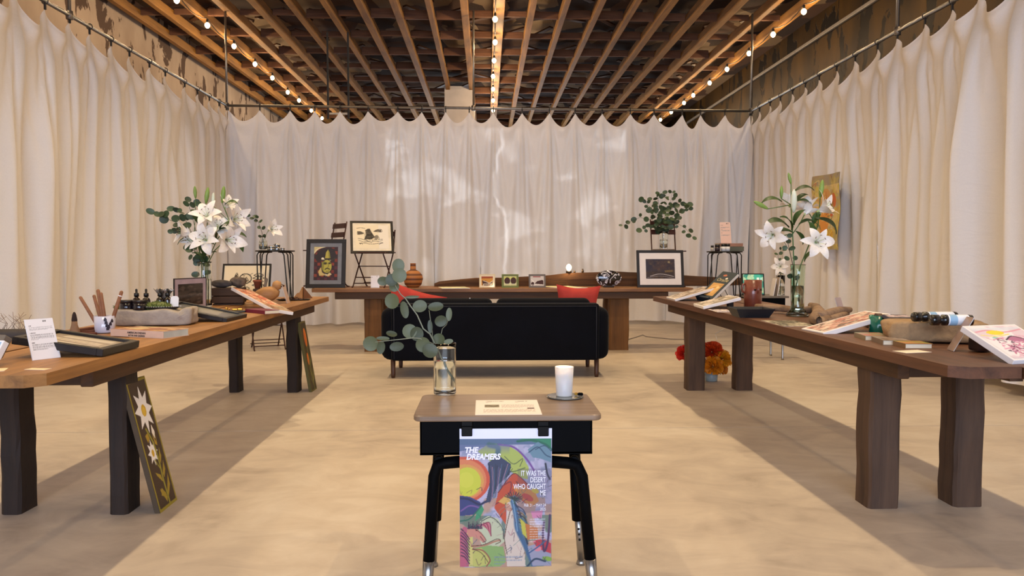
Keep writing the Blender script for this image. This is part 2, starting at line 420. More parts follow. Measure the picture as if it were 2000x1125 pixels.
for i in range(len(jxs)-1):
    xm = (jxs[i]+jxs[i+1])/2
    for r_, y in enumerate(rows):
        link_mesh('blocking', random.choice(bms), ce, (xm, y+random.uniform(-.05, .05), JZ+0.13), (random.uniform(-.25, .05), 0, 0))
        if nd < 290:
            nd += 1
            link_mesh('bridging', dms[0], ce, (xm, y+0.6+random.uniform(-.2, .2), JZ+0.30), (0, random.uniform(-.2, .2), random.choice((-1, 1))*random.uniform(.3, .9)))

# ---- white box column standing behind the back curtain
Yc = 18.2
a, b_ = WY(868, 172, Yc), WY(926, 172, Yc)
t = thing('boxed_column', 'white painted boxed column rising behind the back curtain to the joists', 'column', ((a.x+b_.x)/2, Yc+0.35, 0)); t['kind'] = 'structure'; del t['category']
M_colw = mat('white_painted_board', 'c9c2bd', 0.7, var=0.1, nscale=3)
for z0, z1 in ((0, 2.4), (2.41, 3.9), (3.91, a.z+0.05)): MB().box((0, 0, (z0+z1)/2), (b_.x-a.x, 0.7, z1-z0), bev=0.006).build('panel', M_colw, t)

# ================================================================== CURTAIN RAIL AND CURTAINS
M_pipe = mat('galvanised_pipe', '8f8b86', 0.38, 0.85, var=0.1)
YB = 12.5
CL, CRt = WY(443, 206, YB), WY(1467, 217, YB)
LX0 = WX(130, 30, CL.x)      # check point on the left rail
rail = thing('curtain_rail', 'galvanised steel pipe rail hung from the joists, carrying all three white curtains', 'curtain rail', (0, YB, 0))
o_ = Vector((0, YB, 0))
LN, RN = Vector((CL.x+0.0, -1.0, CL.z)), Vector((CRt.x, -1.0, CRt.z+0.02))
for A_, B_ in ((CL, CRt), (LN, CL), (RN, CRt)): MB().tube([A_-o_, B_-o_], 0.021, 12).build('pipe', M_pipe, rail)
def hanger(p, top): MB().tube([p-o_, Vector((p.x, p.y, top))-o_], 0.018, 10).build('hanger', M_pipe, rail); MB().lathe([(0, -.04), (.034, -.04), (.036, 0), (.034, .04), (0, .04)], 14, p-o_).build('clamp', M_pipe, rail)
hanger(CL, JZ+0.05); hanger(CRt, JZ+0.05)
mid = WY(925, 212, YB); mid.z = CL.z+(CRt.z-CL.z)*(mid.x-CL.x)/(CRt.x-CL.x); hanger(mid, JZ+0.05)
hl = WX(136, 33, CL.x); hl.z = CL.z; hanger(hl, JZ+0.05)
hr = WX(1753, 53, CRt.x); hr.z = CRt.z+0.02*(YB-hr.y)/(YB+1); hanger(hr, JZ+0.05)

def cloth_mat():
    m, nt, b = newmat('white_cotton_sheet')
    tc = N(nt, 'ShaderNodeTexCoord')
    mp = N(nt, 'ShaderNodeMapping'); mp.inputs['Scale'].default_value = (1, 1, 3.0); nt.links.new(tc.outputs['Object'], mp.inputs[0])
    n1 = N(nt, 'ShaderNodeTexNoise', i_Scale=3.2, i_Detail=4.0, i_Distortion=1.5); nt.links.new(mp.outputs[0], n1.inputs['Vector'])
    wv = N(nt, 'ShaderNodeTexNoise', i_Scale=420.0, i_Detail=1.0); nt.links.new(tc.outputs['Object'], wv.inputs['Vector'])
    nt.nodes.remove(b)
    col = ramp(nt, wv.outputs[0], [(0.3, hexc('e6e2df')), (0.7, hexc('f4f1ef'))])
    bp = N(nt, 'ShaderNodeBump', i_Strength=0.22, i_Distance=0.02); nt.links.new(n1.outputs[0], bp.inputs['Height'])
    df = N(nt, 'ShaderNodeBsdfDiffuse'); tr = N(nt, 'ShaderNodeBsdfTranslucent'); mx = N(nt, 'ShaderNodeMixShader'); mx.inputs[0].default_value = 0.13
    for s_ in (df, tr): nt.links.new(col, s_.inputs['Color']); nt.links.new(bp.outputs[0], s_.inputs['Normal'])
    nt.links.new(df.outputs[0], mx.inputs[1]); nt.links.new(tr.outputs[0], mx.inputs[2]); nt.links.new(mx.outputs[0], nt.nodes['Material Output'].inputs[0])
    return m
M_cloth = cloth_mat()
M_clip = mat('black_curtain_clip', '1c1a19', 0.5)
def sstep(x, a, b): t = min(1, max(0, (x-a)/(b-a))); return t*t*(3-2*t)
def curtain(label, A_, B_, clips, inward, zbot, sag, seed, amp=1.0):
    """one sheet clipped to the rail at the given distances, hanging in folds"""
    rg = random.Random(seed); d = Vector((B_.x-A_.x, B_.y-A_.y, 0)); L = d.length; d.normalize()
    nrm = Vector(inward)
    t = thing('curtain', label, 'curtain', (A_.x, A_.y, 0), 0.0, 'white curtains round the hall')
    sg = [sag*rg.uniform(.75, 1.15) for _ in clips]; am = [rg.uniform(.75, 1.25) for _ in range(len(clips)+1)]
    folds = [(rg.uniform(.5, 2.4), rg.uniform(.018, .045), rg.uniform(0, 6.28), rg.uniform(-.8, .8)) for _ in range(6)]
    lean = [rg.uniform(-.10, .10) for _ in range(len(clips)+1)]
    ncol, nrow = 16, 64
    cols = []
    for i in range(len(clips)-1):
        for k in range(ncol): cols.append((i, k/ncol))
    cols.append((len(clips)-2, 1.0))
    vs = []
    for j in range(nrow+1):
        tt = (j/nrow)**1.35
        for i, u in cols:
            s = clips[i]+(clips[i+1]-clips[i])*u; wdt = clips[i+1]-clips[i]
            zc = A_.z+(B_.z-A_.z)*s/L-0.075
            zt = zc-sg[i]*(0.8*math.sin(PI*u)**1.15+0.2*4*u*(1-u))
            z = zt+(zbot+0.03*math.sin(s*1.7+seed)-zt)*tt
            dep = zt-z; below = zc-z
            e = min(u, 1-u)*wdt; ik = i if u < 0.5 else i+1
            wr = 0.035+0.075*min(below, 3.2)                       # width of the ridge below a clip grows downwards
            ridge = math.exp(-(e/wr)**2)
            dd = 0.13*amp*am[ik]*ridge*(0.3+0.7*sstep(below, 0, .6))*(0.45+0.55*math.exp(-below/1.2))+0.10*am[i]*math.sin(PI*u)**2*math.exp(-dep/0.35)
            dd += 0.048*amp*math.cos(e/wr*5.0)*math.exp(-(e/wr)**2*0.35)*sstep(below, .05, .5)      # fine pleats beside it
            dd += 0.036*amp*math.sin(dep/0.05)*(4*u*(1-u))**1.5*math.exp(-dep/0.22)*sstep(dep, 0, .05)   # swags
            lo = sstep(below, .25, 1.6)
            for f, a, ph, dr in folds: dd += a*math.sin(2*PI*f*s+ph+dr*below*1.3)*lo
            p = d*(s+lean[ik]*ridge*sstep(below, .3, 3)*0.6)+nrm*(dd-0.03)
            vs.append((p.x, p.y, z))
    nc = len(cols)
    fs = [(j*nc+i, (j+1)*nc+i, (j+1)*nc+i+1, j*nc+i+1) for j in range(nrow) for i in range(nc-1)]
    o = MB().add(vs, fs, None, True).build('cloth', M_cloth, t)
    cm = MB().box((0, 0, -0.045), (0.02, 0.02, 0.07), bev=0.004).tube([(0.03*math.cos(q), 0, 0.03*math.sin(q)) for q in [k*PI/5 for k in range(11)]], 0.005, 6).mesh('clip', M_clip)
    for s in clips:
        p = d*s; link_mesh('clip', cm, t, (p.x, p.y, A_.z+(B_.z-A_.z)*s/L), (0, 0, math.atan2(d.y, d.x)+PI/2))
    return t
bx_ = [443, 507.6, 567, 615, 664, 719, 777, 824, 870.4, 916.6, 963.5, 1019.7, 1073, 1123.5, 1176, 1231, 1277.4, 1332.6, 1368, 1415.5, 1466]
bc = [WY(x, 215, YB).x-CL.x for x in bx_]; bc[0] = 0.02; bc[-1] = CRt.x-CL.x-0.02
curtain('white cotton curtain closing the back of the hall behind the sofa', CL, CRt, bc, (0, -1, 0), 0.04, 0.21, 3, 1.35)
def side_clips(px, A_, X):
    c = sorted(WX(x, y-8, X).y for x, y in px); c = [v for v in c if v < YB-0.05]
    while c[0] > -0.6: c.insert(0, c[0]-0.52)
    return [v-A_.y for v in c]+[YB-A_.y-0.02]
lp = [(30, -30), (88, 20), (136, 44), (175, 67), (217, 93), (253, 113), (292, 134), (323, 152), (361, 173), (386, 187), (409, 199), (428, 210)]
rp = [(1483, 217), (1504, 208), (1524, 196), (1548, 184), (1573, 170), (1600, 155), (1634, 135), (1670, 114), (1714, 89), (1753, 67), (1807, 38), (1860, 11), (1915, -20)]
curtain('white cotton curtain along the left side, beside the peeling plaster wall', LN, CL, side_clips(lp, LN, CL.x), (1, 0, 0), 0.05, 0.21, 5, 0.8)
curtain('white cotton curtain along the right side, beside the dark wall', RN, CRt, side_clips(rp, RN, CRt.x), (-1, 0, 0), 0.07, 0.21, 8, 0.8)

# ================================================================== STRING LIGHTS
M_bulb = emit('glowing_filament_bulb', (1.0, 0.74, 0.38), 18.0)
M_wire = mat('black_cable', '14110f', 0.6)
bulb_me = MB().lathe([(0.0, -0.115), (0.016, -0.110), (0.034, -0.092), (0.042, -0.068), (0.036, -0.045), (0.020, -0.028), (0.014, -0.022)], 14).mesh('bulb', M_bulb)
sock_me = MB().lathe([(0.0, 0.03), (0.012, 0.03), (0.019, 0.015), (0.019, -0.026), (0.0, -0.026)], 12).mesh('socket', M_wire)
def string(label, px, energy):
    pts = [W(x, y-4, 4.86) for x, y in px]
    d0 = pts[0]-pts[1]; n0 = 0
    while pts[0].y > 2.6: pts.insert(0, pts[0]+Vector((0, -1.35, 0)))
    t = thing('string_lights', label, 'string lights', (pts[0].x, pts[0].y, 4.86), 0, 'bulb strings under the joists')
    o0 = Vector((pts[0].x, pts[0].y, 4.86)); path = []
    for a, b in zip(pts[:-1], pts[1:]):
        for k in range(5): u = k/5; q = a.lerp(b, u); path.append(q-o0+Vector((0, 0, 0.10-0.10*4*u*(1-u)+0.0)))
    path.append(pts[-1]-o0+Vector((0, 0, .10)))
    MB().tube([Vector((0, -1.0, .10))]+path, 0.007, 6).build('cable', M_wire, t)
    for p in pts:
        b = link_mesh('bulb', bulb_me, t, p-o0+Vector((0, 0, .055))); link_mesh('socket', sock_me, b)
        MB().tube([(0, 0, .03), (0, 0, .05)], 0.006, 6).build('lead', M_wire, b)
        l = lamp('bulb_light', 'POINT', (0, 0, -0.16), energy, (1.0, 0.70, 0.40), shadow_soft_size=0.04); l.parent = b
string('string of warm bulbs above the left side, nearest the peeling wall', [(345, 3), (405, 52), (457, 93), (498, 128), (532, 155), (562, 183), (584, 199), (608, 219), (629, 234)], 20)
string('string of warm bulbs down the middle, along the wide centre joist', [(967, 40), (967, 85), (965, 121), (963, 152), (963, 177), (963, 199), (963, 219)], 20)
string('string of warm bulbs above the right side, nearest the dark wall', [(1570, 25), (1510, 70), (1463, 107), (1420, 138), (1386, 165), (1354, 189), (1336, 204), (1311, 222), (1290, 237)], 20)
q0, q1 = WY(641, 232, 13.6), WY(681, 232, 13.6)
hb = thing('hanging_bracket', 'pair of thin dark hangers holding a pale tube behind the rail, left of centre', 'bracket', (q0.x, 13.6, q0.z))
for x in (0, q1.x-q0.x): MB().box((x, 0, (JZ-q0.z)/2), (.03, .03, JZ-q0.z)).build('hanger', M_wire, hb)
MB().tube([(.02, 0, .09), (q1.x-q0.x-.02, 0, .09)], .02, 10).build('tube', mat('pale_tube', 'c9c4bc', .4), hb)

# ================================================================== LONG PLANK TABLES
M_top_l = wood('warm_plank', '66421f', 'b07c42', axis=1, rough=0.5)
M_top_r = wood('brown_plank', '40271a', '704830', axis=1, rough=0.5)
M_top_b = wood('back_plank', '5c3a1e', '9a6a3c', axis=0, rough=0.5)
M_apron = wood('apron_beam', '2a190d', '553619', axis=1, rough=0.65)
M_apron_x = wood('apron_beam_across', '2a190c', '523417', axis=0, rough=0.65)
M_leg = wood('dark_hewn_post', '150d09', '2e1e14', axis=2, rough=0.75, bump=0.5)
def hewn(c, d, seed):
    """squared post, a little uneven"""
    rg = random.Random(seed); m = MB(); n = 8; vs = []; fs = []; k = 0.012
    prof = [(-1, -1+.0), (1, -1), (1, 1), (-1, 1)]
    ring = []
    for (x, y) in prof:
        ring += [(x*(d[0]/2)-math.copysign(k, x) if True else x, y*d[1]/2), ]
    pts = [(-d[0]/2+k, -d[1]/2), (d[0]/2-k, -d[1]/2), (d[0]/2, -d[1]/2+k), (d[0]/2, d[1]/2-k), (d[0]/2-k, d[1]/2), (-d[0]/2+k, d[1]/2), (-d[0]/2, d[1]/2-k), (-d[0]/2, -d[1]/2+k)]
    for j in range(n+1):
        z = d[2]*j/n; ox, oy = rg.uniform(-.003, .003), rg.uniform(-.003, .003)
        vs += [(c[0]+x+ox+rg.uniform(-.002, .002), c[1]+y+oy+rg.uniform(-.002, .002), c[2]+z) for x, y in pts]
    for j in range(n):
        for i in range(8): fs.append((j*8+i, j*8+(i+1) % 8, (j+1)*8+(i+1) % 8, (j+1)*8+i))
    fs += [tuple(reversed(range(8))), tuple(range(n*8, n*8+8))]
    return m.add(vs, fs)
TH = 0.042
def side_table(label, near, far, side, legs, topm, legm, width=0.745, group='long plank tables'):
    """near/far: inner top corners; side -1 left, +1 right; legs: floor rectangles (x0, x1, y0, y1)"""
    t = thing('plank_table', label, 'table', (near.x, near.y, 0), 0, group); o0 = Vector((near.x, near.y, 0))
    ax = Vector((far.x-near.x, far.y-near.y, 0)); L = ax.length; ang = math.atan2(-ax.x, ax.y)
    n = 3; w = width/n; zc = TZ-TH/2
    Rz = Matrix.Rotation(ang, 4, 'Z')
    for i in range(n):
        x0 = side*(i*w+0.003); x1 = side*((i+1)*w-0.003)
        ext = (0, 0.02, -0.03)[i]; c = 0.05 if i == 0 else 0.004
        pts = [(x0+side*c, -ext), (x1, -ext), (x1, L+ext*0.5), (x0+side*c*0.6, L+ext*0.5), (x0, L+ext*0.5-c*0.6), (x0, -ext+c*0.9)]
        if side < 0: pts = pts[::-1]
        dz = (0.0, -0.003, 0.0)[i]
        MB().prism(pts, TZ-TH+dz, TZ+dz, Rz).build('plank', topm, t)
    for i in (1, 2): MB().box((0, 0, 0), (0.05, L-0.06, 0.012)).build('light_stop_strip', M_apron, t, Rz @ Vector((side*i*w, L/2, TZ-TH-0.0095)), (0, 0, ang))  # unseen strips added under the plank gaps to stop light leaking through
    for xo in (0.075, width-0.125):
        MB().box((0, 0, 0), (0.05, L-0.80, 0.08), bev=0.004).build('apron', M_apron, t, Rz @ Vector((side*(xo+0.025), L/2+0.09, TZ-TH-0.041)), (0, 0, ang))
    for yo in (0.55, L-0.36):
        MB().box((0, 0, 0), (width-0.22, 0.05, 0.078), bev=0.004).build('cross_beam', M_apron_x, t, Rz @ Vector((side*width/2, yo, TZ-TH-0.041)), (0, 0, ang))
    for q, (x0, x1, y0, y1) in enumerate(legs):
        hewn((0, 0, 0), (x1-x0, y1-y0, TZ-TH-0.02), q+int(near.x*10)).build('leg', legm, t, Vector(((x0+x1)/2, (y0+y1)/2, 0))-o0)
    return t
def fl_(px0, px1, py, dep=0.14):
    a, b = W(px0, py), W(px1, py); return (a.x, b.x, (a.y+b.y)/2, (a.y+b.y)/2+dep)
LN_, LF_ = T(77.3, 733.3), T(644, 579.2)
side_table('long plank table on the left, carrying the mug of sticks and the tall lily vase', LN_, LF_, -1,
           [fl_(214, 249, 1006), fl_(2, 40, 1006), fl_(447, 466, 767), fl_(560, 582, 767)], M_top_l, M_leg)
RN_, RF_ = T(1864.7, 717.3), T(1273.4, 578.5)
side_table('long plank table on the right, carrying the teal mug and rough stone', RN_, RF_, 1,
           [fl_(1696.5, 1757.7, 994), fl_(1863.8, 1920.7, 991), fl_(1343, 1377.4, 763), fl_(1438, 1471, 763)], M_top_r, wood('grey_brown_post', '33231a', '5e4532', axis=2, rough=0.75, bump=0.6))
# the table across the back
BY0 = W(730, 687).y-0.10
bl = WY(606, 565, BY0); br = WY(1352, 566, BY0)
bt = thing('plank_table', 'long plank table across the back, behind the sofa, under the framed portrait', 'table', ((bl.x+br.x)/2, BY0, 0), 0, 'long plank tables')
LB = br.x-bl.x
for i in range(3): MB().box((random.uniform(-.02, .02), 0.125+i*0.25, TZ-0.022-(0.003 if i == 1 else 0)), (LB+(0, .06, -.03)[i], 0.244, 0.044), bev=0.004).build('plank', M_top_b, bt)
for y in (0.06, 0.66): MB().box((0, y, TZ-0.044-0.042), (LB-0.55, 0.05, 0.082), bev=0.004).build('apron', M_apron_x, bt)
for a_, b_, py in ((712, 747, 687), (1190, 1228, 684)):
    x0, x1, y0, y1 = fl_(a_, b_, py, 0.15)
    for dy in (0, 0.40): hewn((0, 0, 0), (x1-x0, 0.15, TZ-0.06), int(a_+dy*10)).build('leg', wood('brown_hewn_post', '4a3018', '7a5228', axis=2, rough=0.75, bump=0.5), bt, ((x0+x1)/2-bt.location.x, y0+0.075+dy-BY0, 0))

# ================================================================== SOFA (its back to the camera)
SY = W(767, 738).y-0.08
sx0, sx1 = WY(742, 700, SY).x, WY(1192, 700, SY).x
SW = sx1-sx0
M_velvet = mat('black_navy_velvet', '05070f', 0.9, var=0.25, nscale=5, bump=0.1, bscale=200, sheen=0.04, spec=0.15)
so = thing('sofa', 'black velvet sofa on slim wooden legs, turned away, between the tables', 'sofa', ((sx0+sx1)/2, SY, 0))
zb = 0.165
def soft(c, d, bev, name, m, parent, rot=None, puff=0.0):
    """upholstered block: bevelled box, optionally swelled"""
    bm = bmesh.new(); bmesh.ops.create_cube(bm, size=1.0)
    for v in bm.verts: v.co = Vector((v.co.x*d[0], v.co.y*d[1], v.co.z*d[2]))
    bmesh.ops.bevel(bm, geom=bm.edges[:], offset=bev, segments=4, profile=0.5, affect='EDGES')
    if puff:
        bmesh.ops.subdivide_edges(bm, edges=[e for e in bm.edges if e.calc_length() > 0.12], cuts=5, use_grid_fill=True)
        for v in bm.verts:
            fx, fy, fz = [abs(v.co[i])/(d[i]/2) for i in range(3)]
            k = puff*(1-fx*fx)*(1-fz*fz) if d[1] <= min(d[0], d[2]) else puff*(1-fx*fx)*(1-fy*fy)
            if d[1] <= min(d[0], d[2]): v.co.y += math.copysign(k, v.co.y)
            else: v.co.z += k if v.co.z > 0 else 0
    me = bpy.data.meshes.new(name); bm.to_mesh(me); bm.free()
    for p in me.polygons: p.use_smooth = True
    me.materials.append(m)
    return link_mesh(name, me, parent, c, rot or (0, 0, 0))
soft((0, 0.09, zb+0.265), (SW-0.20, 0.17, 0.53), 0.03, 'back_panel', M_velvet, so)
for sx in (-1, 1): soft((sx*(SW/2-0.085), 0.44, zb+0.245), (0.17, 0.82, 0.49), 0.082, 'armrest', M_velvet, so)
soft((0, 0.46, zb+0.11), (SW-0.26, 0.78, 0.20), 0.04, 'seat_base', M_velvet, so)
gap = WY(966, 590, SY).x-so.location.x
for x0, x1 in ((-SW/2+0.16, gap-0.018), (gap+0.018, SW/2-0.16)):
    soft(((x0+x1)/2, 0.51, zb+0.27), (x1-x0-0.01, 0.60, 0.15), 0.05, 'seat_cushion', M_velvet, so, puff=0.03)
    soft(((x0+x1)/2, 0.245, zb+0.40), (x1-x0, 0.15, 0.34), 0.06, 'back_cushion', M_velvet, so, (R(6), 0, 0), puff=0.02)
M_sleg = wood('dark_turned_leg', '2c1a12', '55331f', axis=2, rough=0.5)
lx0, lx1 = WY(768, 738, SY+0.08).x-so.location.x, WY(1165, 738, SY+0.08).x-so.location.x
for x in (lx0, lx1):
    for y in (0.08, 0.72): MB().tube([(x, y, 0), (x, y, 0.03), (x, y, zb+0.01)], [0.017, 0.021, 0.023], 14).build('leg', M_sleg, so)
M_seam = mat('velvet_piping', '141825', 0.8)
for x in (-SW/2+0.13, SW/2-0.13): MB().tube([(x, 0.002, zb+0.02), (x, 0.0, zb+0.28), (x, 0.002, zb+0.5)], 0.004, 6).build('piping', M_seam, so)
MB().tube([(-SW/2+0.13, 0.002, zb+0.505), (SW/2-0.13, 0.002, zb+0.505)], 0.004, 6).build('piping', M_seam, so)
MB().lathe([(0, 0), (.006, 0.001), (.006, .003), (0, .004)], 10, M=Matrix.Translation((WY(917, 588, SY).x-so.location.x, 0.165, zb+0.572)) @ Matrix.Rotation(R(90), 4, 'X')).build('button', mat('pale_button', 'c8c8cc', 0.4), so)
M_red = mat('coral_red_linen', 'b8382c', 0.8, var=0.12, bump=0.15, bscale=150)
def pillow(label, c, w, h, th, rot, pinch=1.0):
    def f(u, v, sgn):
        x, z = u*2-1, v*2-1
        k = max(0, (1-abs(x)**2.2)*(1-abs(z)**2.2))**0.5
        cr = 1+0.10*pinch*(abs(x)*abs(z))**2-0.07*(1-abs(z)**2)*abs(x)-0.07*(1-abs(x)**2)*abs(z)
        wr = 0.012*math.sin(x*7+z*4)*k
        return (x*w/2*cr, sgn*(th/2*k+wr*(sgn > 0)), z*h/2*cr)
    m = MB(); m.grid(lambda u, v: f(u, v, -1), 18, 18).grid(lambda u, v: f(1-u, v, 1), 18, 18)
    o = m.build('throw_pillow', M_red); o.location = c; o.rotation_euler = rot
    return tag(o, label, 'pillow', 'coral red pillows on the sofa')
pc = WY(1128, 588, SY+0.42); pillow('coral red throw pillow with pointed corners at the right end of the sofa', (pc.x, SY+0.44, 0.635), 0.40, 0.40, 0.13, (R(8), R(2), R(3)))
pc = WY(808, 590, SY+0.42); pillow('slumped coral red throw pillow at the left end of the sofa, behind the eucalyptus', (pc.x, SY+0.45, 0.61), 0.54, 0.40, 0.14, (R(6), R(16), R(-4)), 0.5)

# ================================================================== SCHOOL DESK WITH THE POSTER
DYF = 2.55
dz = WY(990, 811, DYF).z
d0, d1 = WY(806.4, 811, DYF).x, WY(1176.5, 811, DYF).x
dyb = W(990, 769.5, dz).y
dk = thing('school_desk', 'small school desk with wood laminate top and black metal book box', 'desk', ((d0+d1)/2, DYF, 0)); dx = dk.location.x
M_lam = wood('walnut_laminate', '64503f', '927a63', axis=0, rough=0.32, scale=1.6, bump=0.03)
def rrect(w, h, r, n=6):
    return [(sx*(w/2-r)+r*math.cos(a0+k*PI/2/n), sy*(h/2-r)+r*math.sin(a0+k*PI/2/n)) for sx, sy, a0 in ((1, 1, 0), (-1, 1, PI/2), (-1, -1, PI), (1, -1, 3*PI/2)) for k in range(n+1)]
DW, DD = d1-d0, dyb-DYF
o = MB().prism(rrect(DW, DD, 0.03), -0.021, 0).build('desk_top', M_lam, dk, (0, DD/2, dz))
o.modifiers.new('edge', 'BEVEL').width = 0.004
M_blk = mat('black_enamel', '040507', 0.6, spec=0.06, var=0.2, nscale=8)
bw0, bw1 = WY(820, 850, DYF+.03).x-dx, WY(1157, 850, DYF+.03).x-dx
zb0, zb1 = WY(990, 888, DYF+.03).z, dz-0.021
bc_ = (bw0+bw1)/2
MB().box((bc_, 0.034, (zb0+zb1)/2), (bw1-bw0, 0.008, zb1-zb0), bev=0.003).box((bw0+0.004, DD/2, (zb0+zb1)/2), (0.008, DD-0.06, zb1-zb0), bev=0.002).box((bw1-0.004, DD/2, (zb0+zb1)/2), (0.008, DD-0.06, zb1-zb0), bev=0.002).box((bc_, DD/2, zb0+0.004), (bw1-bw0, DD-0.06, 0.008)).build('book_box', M_blk, dk)
M_steel = mat('satin_chrome', 'a8a6a2', 0.28, 0.95, var=0.08)
yl = DYF+0.055
def P(px, py, Y): v = WY(px, py, Y); return Vector((v.x-dx, v.y-DYF, v.z))
rt = 0.0205
for sgn, top, mid_, knee, foot in ((-1, (905, 901), (872, 904), (848, 930), (834, 1155)), (1, (1072, 901), (1108, 904), (1137, 930), (1158, 1155))):
    f = P(foot[0], foot[1], yl); f.z = 0.0
    k0 = P(knee[0], knee[1], yl); k1 = P(mid_[0], mid_[1], yl); k2 = P(top[0], top[1], yl)
    bend = [k0.lerp(k1, 0.0), k0*(0.42)+k1*0.58+Vector((sgn*0.012, 0, 0.012)), k1]
    capz = 0.10; cpt = k0.lerp(f, (k0.z-capz)/k0.z)
    MB().tube([k2]+bend[::-1]+[cpt], rt, 14).build('front_leg', M_blk, dk)
    MB().tube([cpt, cpt.lerp(f, .8), f], [rt*1.03, rt*0.9, rt*0.75], 14).build('leg_tip', M_steel, dk)
MB().tube([P(905, 901, yl), P(1072, 901, yl)], rt, 14).build('front_bar', M_blk, dk)
yr = DYF+0.25
for px0, px1, pf in ((857, 851, 846), (1122, 1128, 1135)):
    a = P(px0, 880, yr); b = P(px1, 1015, yr); f = P(pf, 1107, yr); f.z = 0
    MB().tube([a, b], 0.021, 12).build('rear_leg', M_blk, dk)
    e = MB().tube([b+Vector((0, 0, .03)), f+Vector((0, 0, .02))], 0.014, 12).build('leg_extension', M_steel, dk)
    for q in (0.18, 0.30, 0.42):
        c = b.lerp(f, q); MB().lathe([(0, 0), (0.0045, 0), (0.0045, .001), (0, .001)], 10, M=Matrix.Translation(c+Vector((0, -0.0145, 0))) @ Matrix.Rotation(R(90), 4, 'X')).build('hole', mat('dark_hole', '15130f', 0.9), e)
    MB().lathe([(0, 0), (.018, 0), (.018, .008), (.011, .022), (0, .022)], 14, f).build('glide', M_steel, dk)
    MB().tube([P(px0, 901, yl), a+Vector((0, 0, -.03))], 0.016, 10).build('side_bar', M_blk, dk)

# ---- poster clipped to the desk front (colour laid out in the poster's own picture units)
PY = DYF+0.024
pl, pr_, pt_, pb = WY(897.5, 850, PY), WY(1078, 850, PY), WY(990, 837, PY), WY(990, 1107, PY)
PW, PH = pr_.x-pl.x, pt_.z-pb.z
cv = Canvas(720, 1074, 190, 283, 'b9b4cf', 30, 26)
cv.blot(60, .5, '8f9bb8', .6).blot(40, .55, 'cfc7e2', .7)
for y0 in (560, 700, 860): cv.put((cv.Y > y0).astype(float)*np.clip((cv.noise(70)-.45)/.1, 0, 1), ('8a6a78', '5f7a6a', 'c0957a')[(y0//100) % 3], .8)
cv.rect(30, 26, 760, 104, 'e6e7fb')
cv.poly([(30, 104), (745, 104), (745, 170), (600, 150), (420, 150), (200, 170), (30, 200)], '5b7396').blot(50, .58, '93a6b4', .0)
cv.poly([(480, 104), (745, 104), (745, 190), (690, 150), (600, 130)], '2f8a63').curve([(480, 125), (600, 118), (700, 150), (745, 190)], 16, '1d6a52')
cv.poly([(560, 190), (640, 130), (745, 190), (745, 290), (660, 260), (600, 250)], '6f93a6').curve([(570, 210), (640, 170), (700, 230), (740, 250)], 8, '33506c').curve([(620, 190), (690, 160), (745, 200)], 6, '2c4a66')
cv.poly([(170, 200), (260, 140), (400, 150), (510, 220), (570, 330), (560, 420), (480, 400), (400, 330), (300, 300)], 'b7c45f').curve([(330, 150), (450, 170), (550, 260), (610, 350)], 14, '7a4a9c').curve([(260, 150), (330, 180), (300, 300)], 40, '4c6f72').curve([(380, 240), (450, 300), (520, 260), (500, 320)], 5, '3a4a38').curve([(340, 320), (430, 360), (540, 330)], 7, '566b3a')
cv.poly([(250, 290), (330, 230), (430, 300), (420, 380), (330, 460), (270, 590), (230, 600), (260, 480)], '35405f')
for k in range(16): cv.curve([(262+k*9, 600-k*9), (275+k*8, 470-k*4), (262+k*12, 300+(k % 4)*12)], 4, ('1d2233', '6b5f8a', 'b58b9a', '4a6a8a', '20303f')[k % 5])
cv.ell(60, 420, 205, 180, 'd9573a').ell(60, 420, 178, 160, 'e98757').ell(70, 430, 148, 130, 'e8a552').ell(90, 435, 105, 112, 'd8d93f').ell(80, 420, 60, 60, 'e4e04c', 0, .7)
cv.poly([(30, 540), (110, 550), (190, 590), (210, 660), (140, 690), (30, 700)], '35407a').curve([(30, 560), (100, 570), (180, 610), (230, 590)], 16, '1f2650').curve([(40, 660), (110, 620), (200, 640)], 12, '7a5a9c').poly([(160, 660), (200, 610), (220, 650), (190, 710), (150, 740)], '3f9a6c').curve([(30, 740), (110, 720), (200, 620)], 10, '2a6a58')
cv.poly([(330, 520), (450, 370), (500, 400), (560, 450), (600, 560), (560, 620), (460, 540), (400, 560), (390, 770), (300, 640)], 'c9502f').poly([(440, 480), (520, 470), (620, 520), (650, 590), (580, 640)], 'd98a3a').curve([(330, 520), (440, 380), (500, 400), (560, 460)], 7, '6a1f2a').blot(26, .66, 'b02f2a', .0).curve([(360, 470), (430, 440), (410, 540), (310, 610)], 8, '7c2a35').ell(560, 560, 50, 24, 'c8402f', .5).ell(620, 510, 30, 18, 'd8c13a', .4)
cv.poly([(330, 590), (390, 540), (430, 580), (400, 620)], 'e2b05a')
cv.poly([(190, 740), (250, 700), (330, 720), (370, 800), (380, 900), (330, 940), (210, 950), (170, 850)], 'c9cfae').curve([(200, 740), (280, 712), (360, 790), (372, 880)], 6, '2f3a3a')
cv.poly([(400, 600), (450, 580), (470, 700), (500, 820), (530, 930), (545, 1095), (400, 1095), (385, 960), (380, 850), (395, 720)], 'e0cfc0').blot(34, .64, 'd9a9a0', .0).curve([(430, 640), (400, 760), (380, 880), (400, 1000)], 6, '5a4030').curve([(420, 620), (350, 690), (340, 660), (410, 610)], 9, 'b56a52').ell(410, 640, 34, 20, 'cf9c86', .7)
cv.curve([(445, 590), (470, 700), (480, 800), (540, 930), (610, 1090)], 38, '3f668f').curve([(460, 600), (500, 680), (520, 780), (560, 920)], 14, '24344f').curve([(440, 560), (465, 700), (480, 820)], 8, '7fa6c6')
for k in range(14): a = -2.9+k*.33; cv.line([(450, 575), (450+70*math.cos(a), 560+45*math.sin(a))], 7, ('202a30', '3a5a48', '182038')[k % 3])
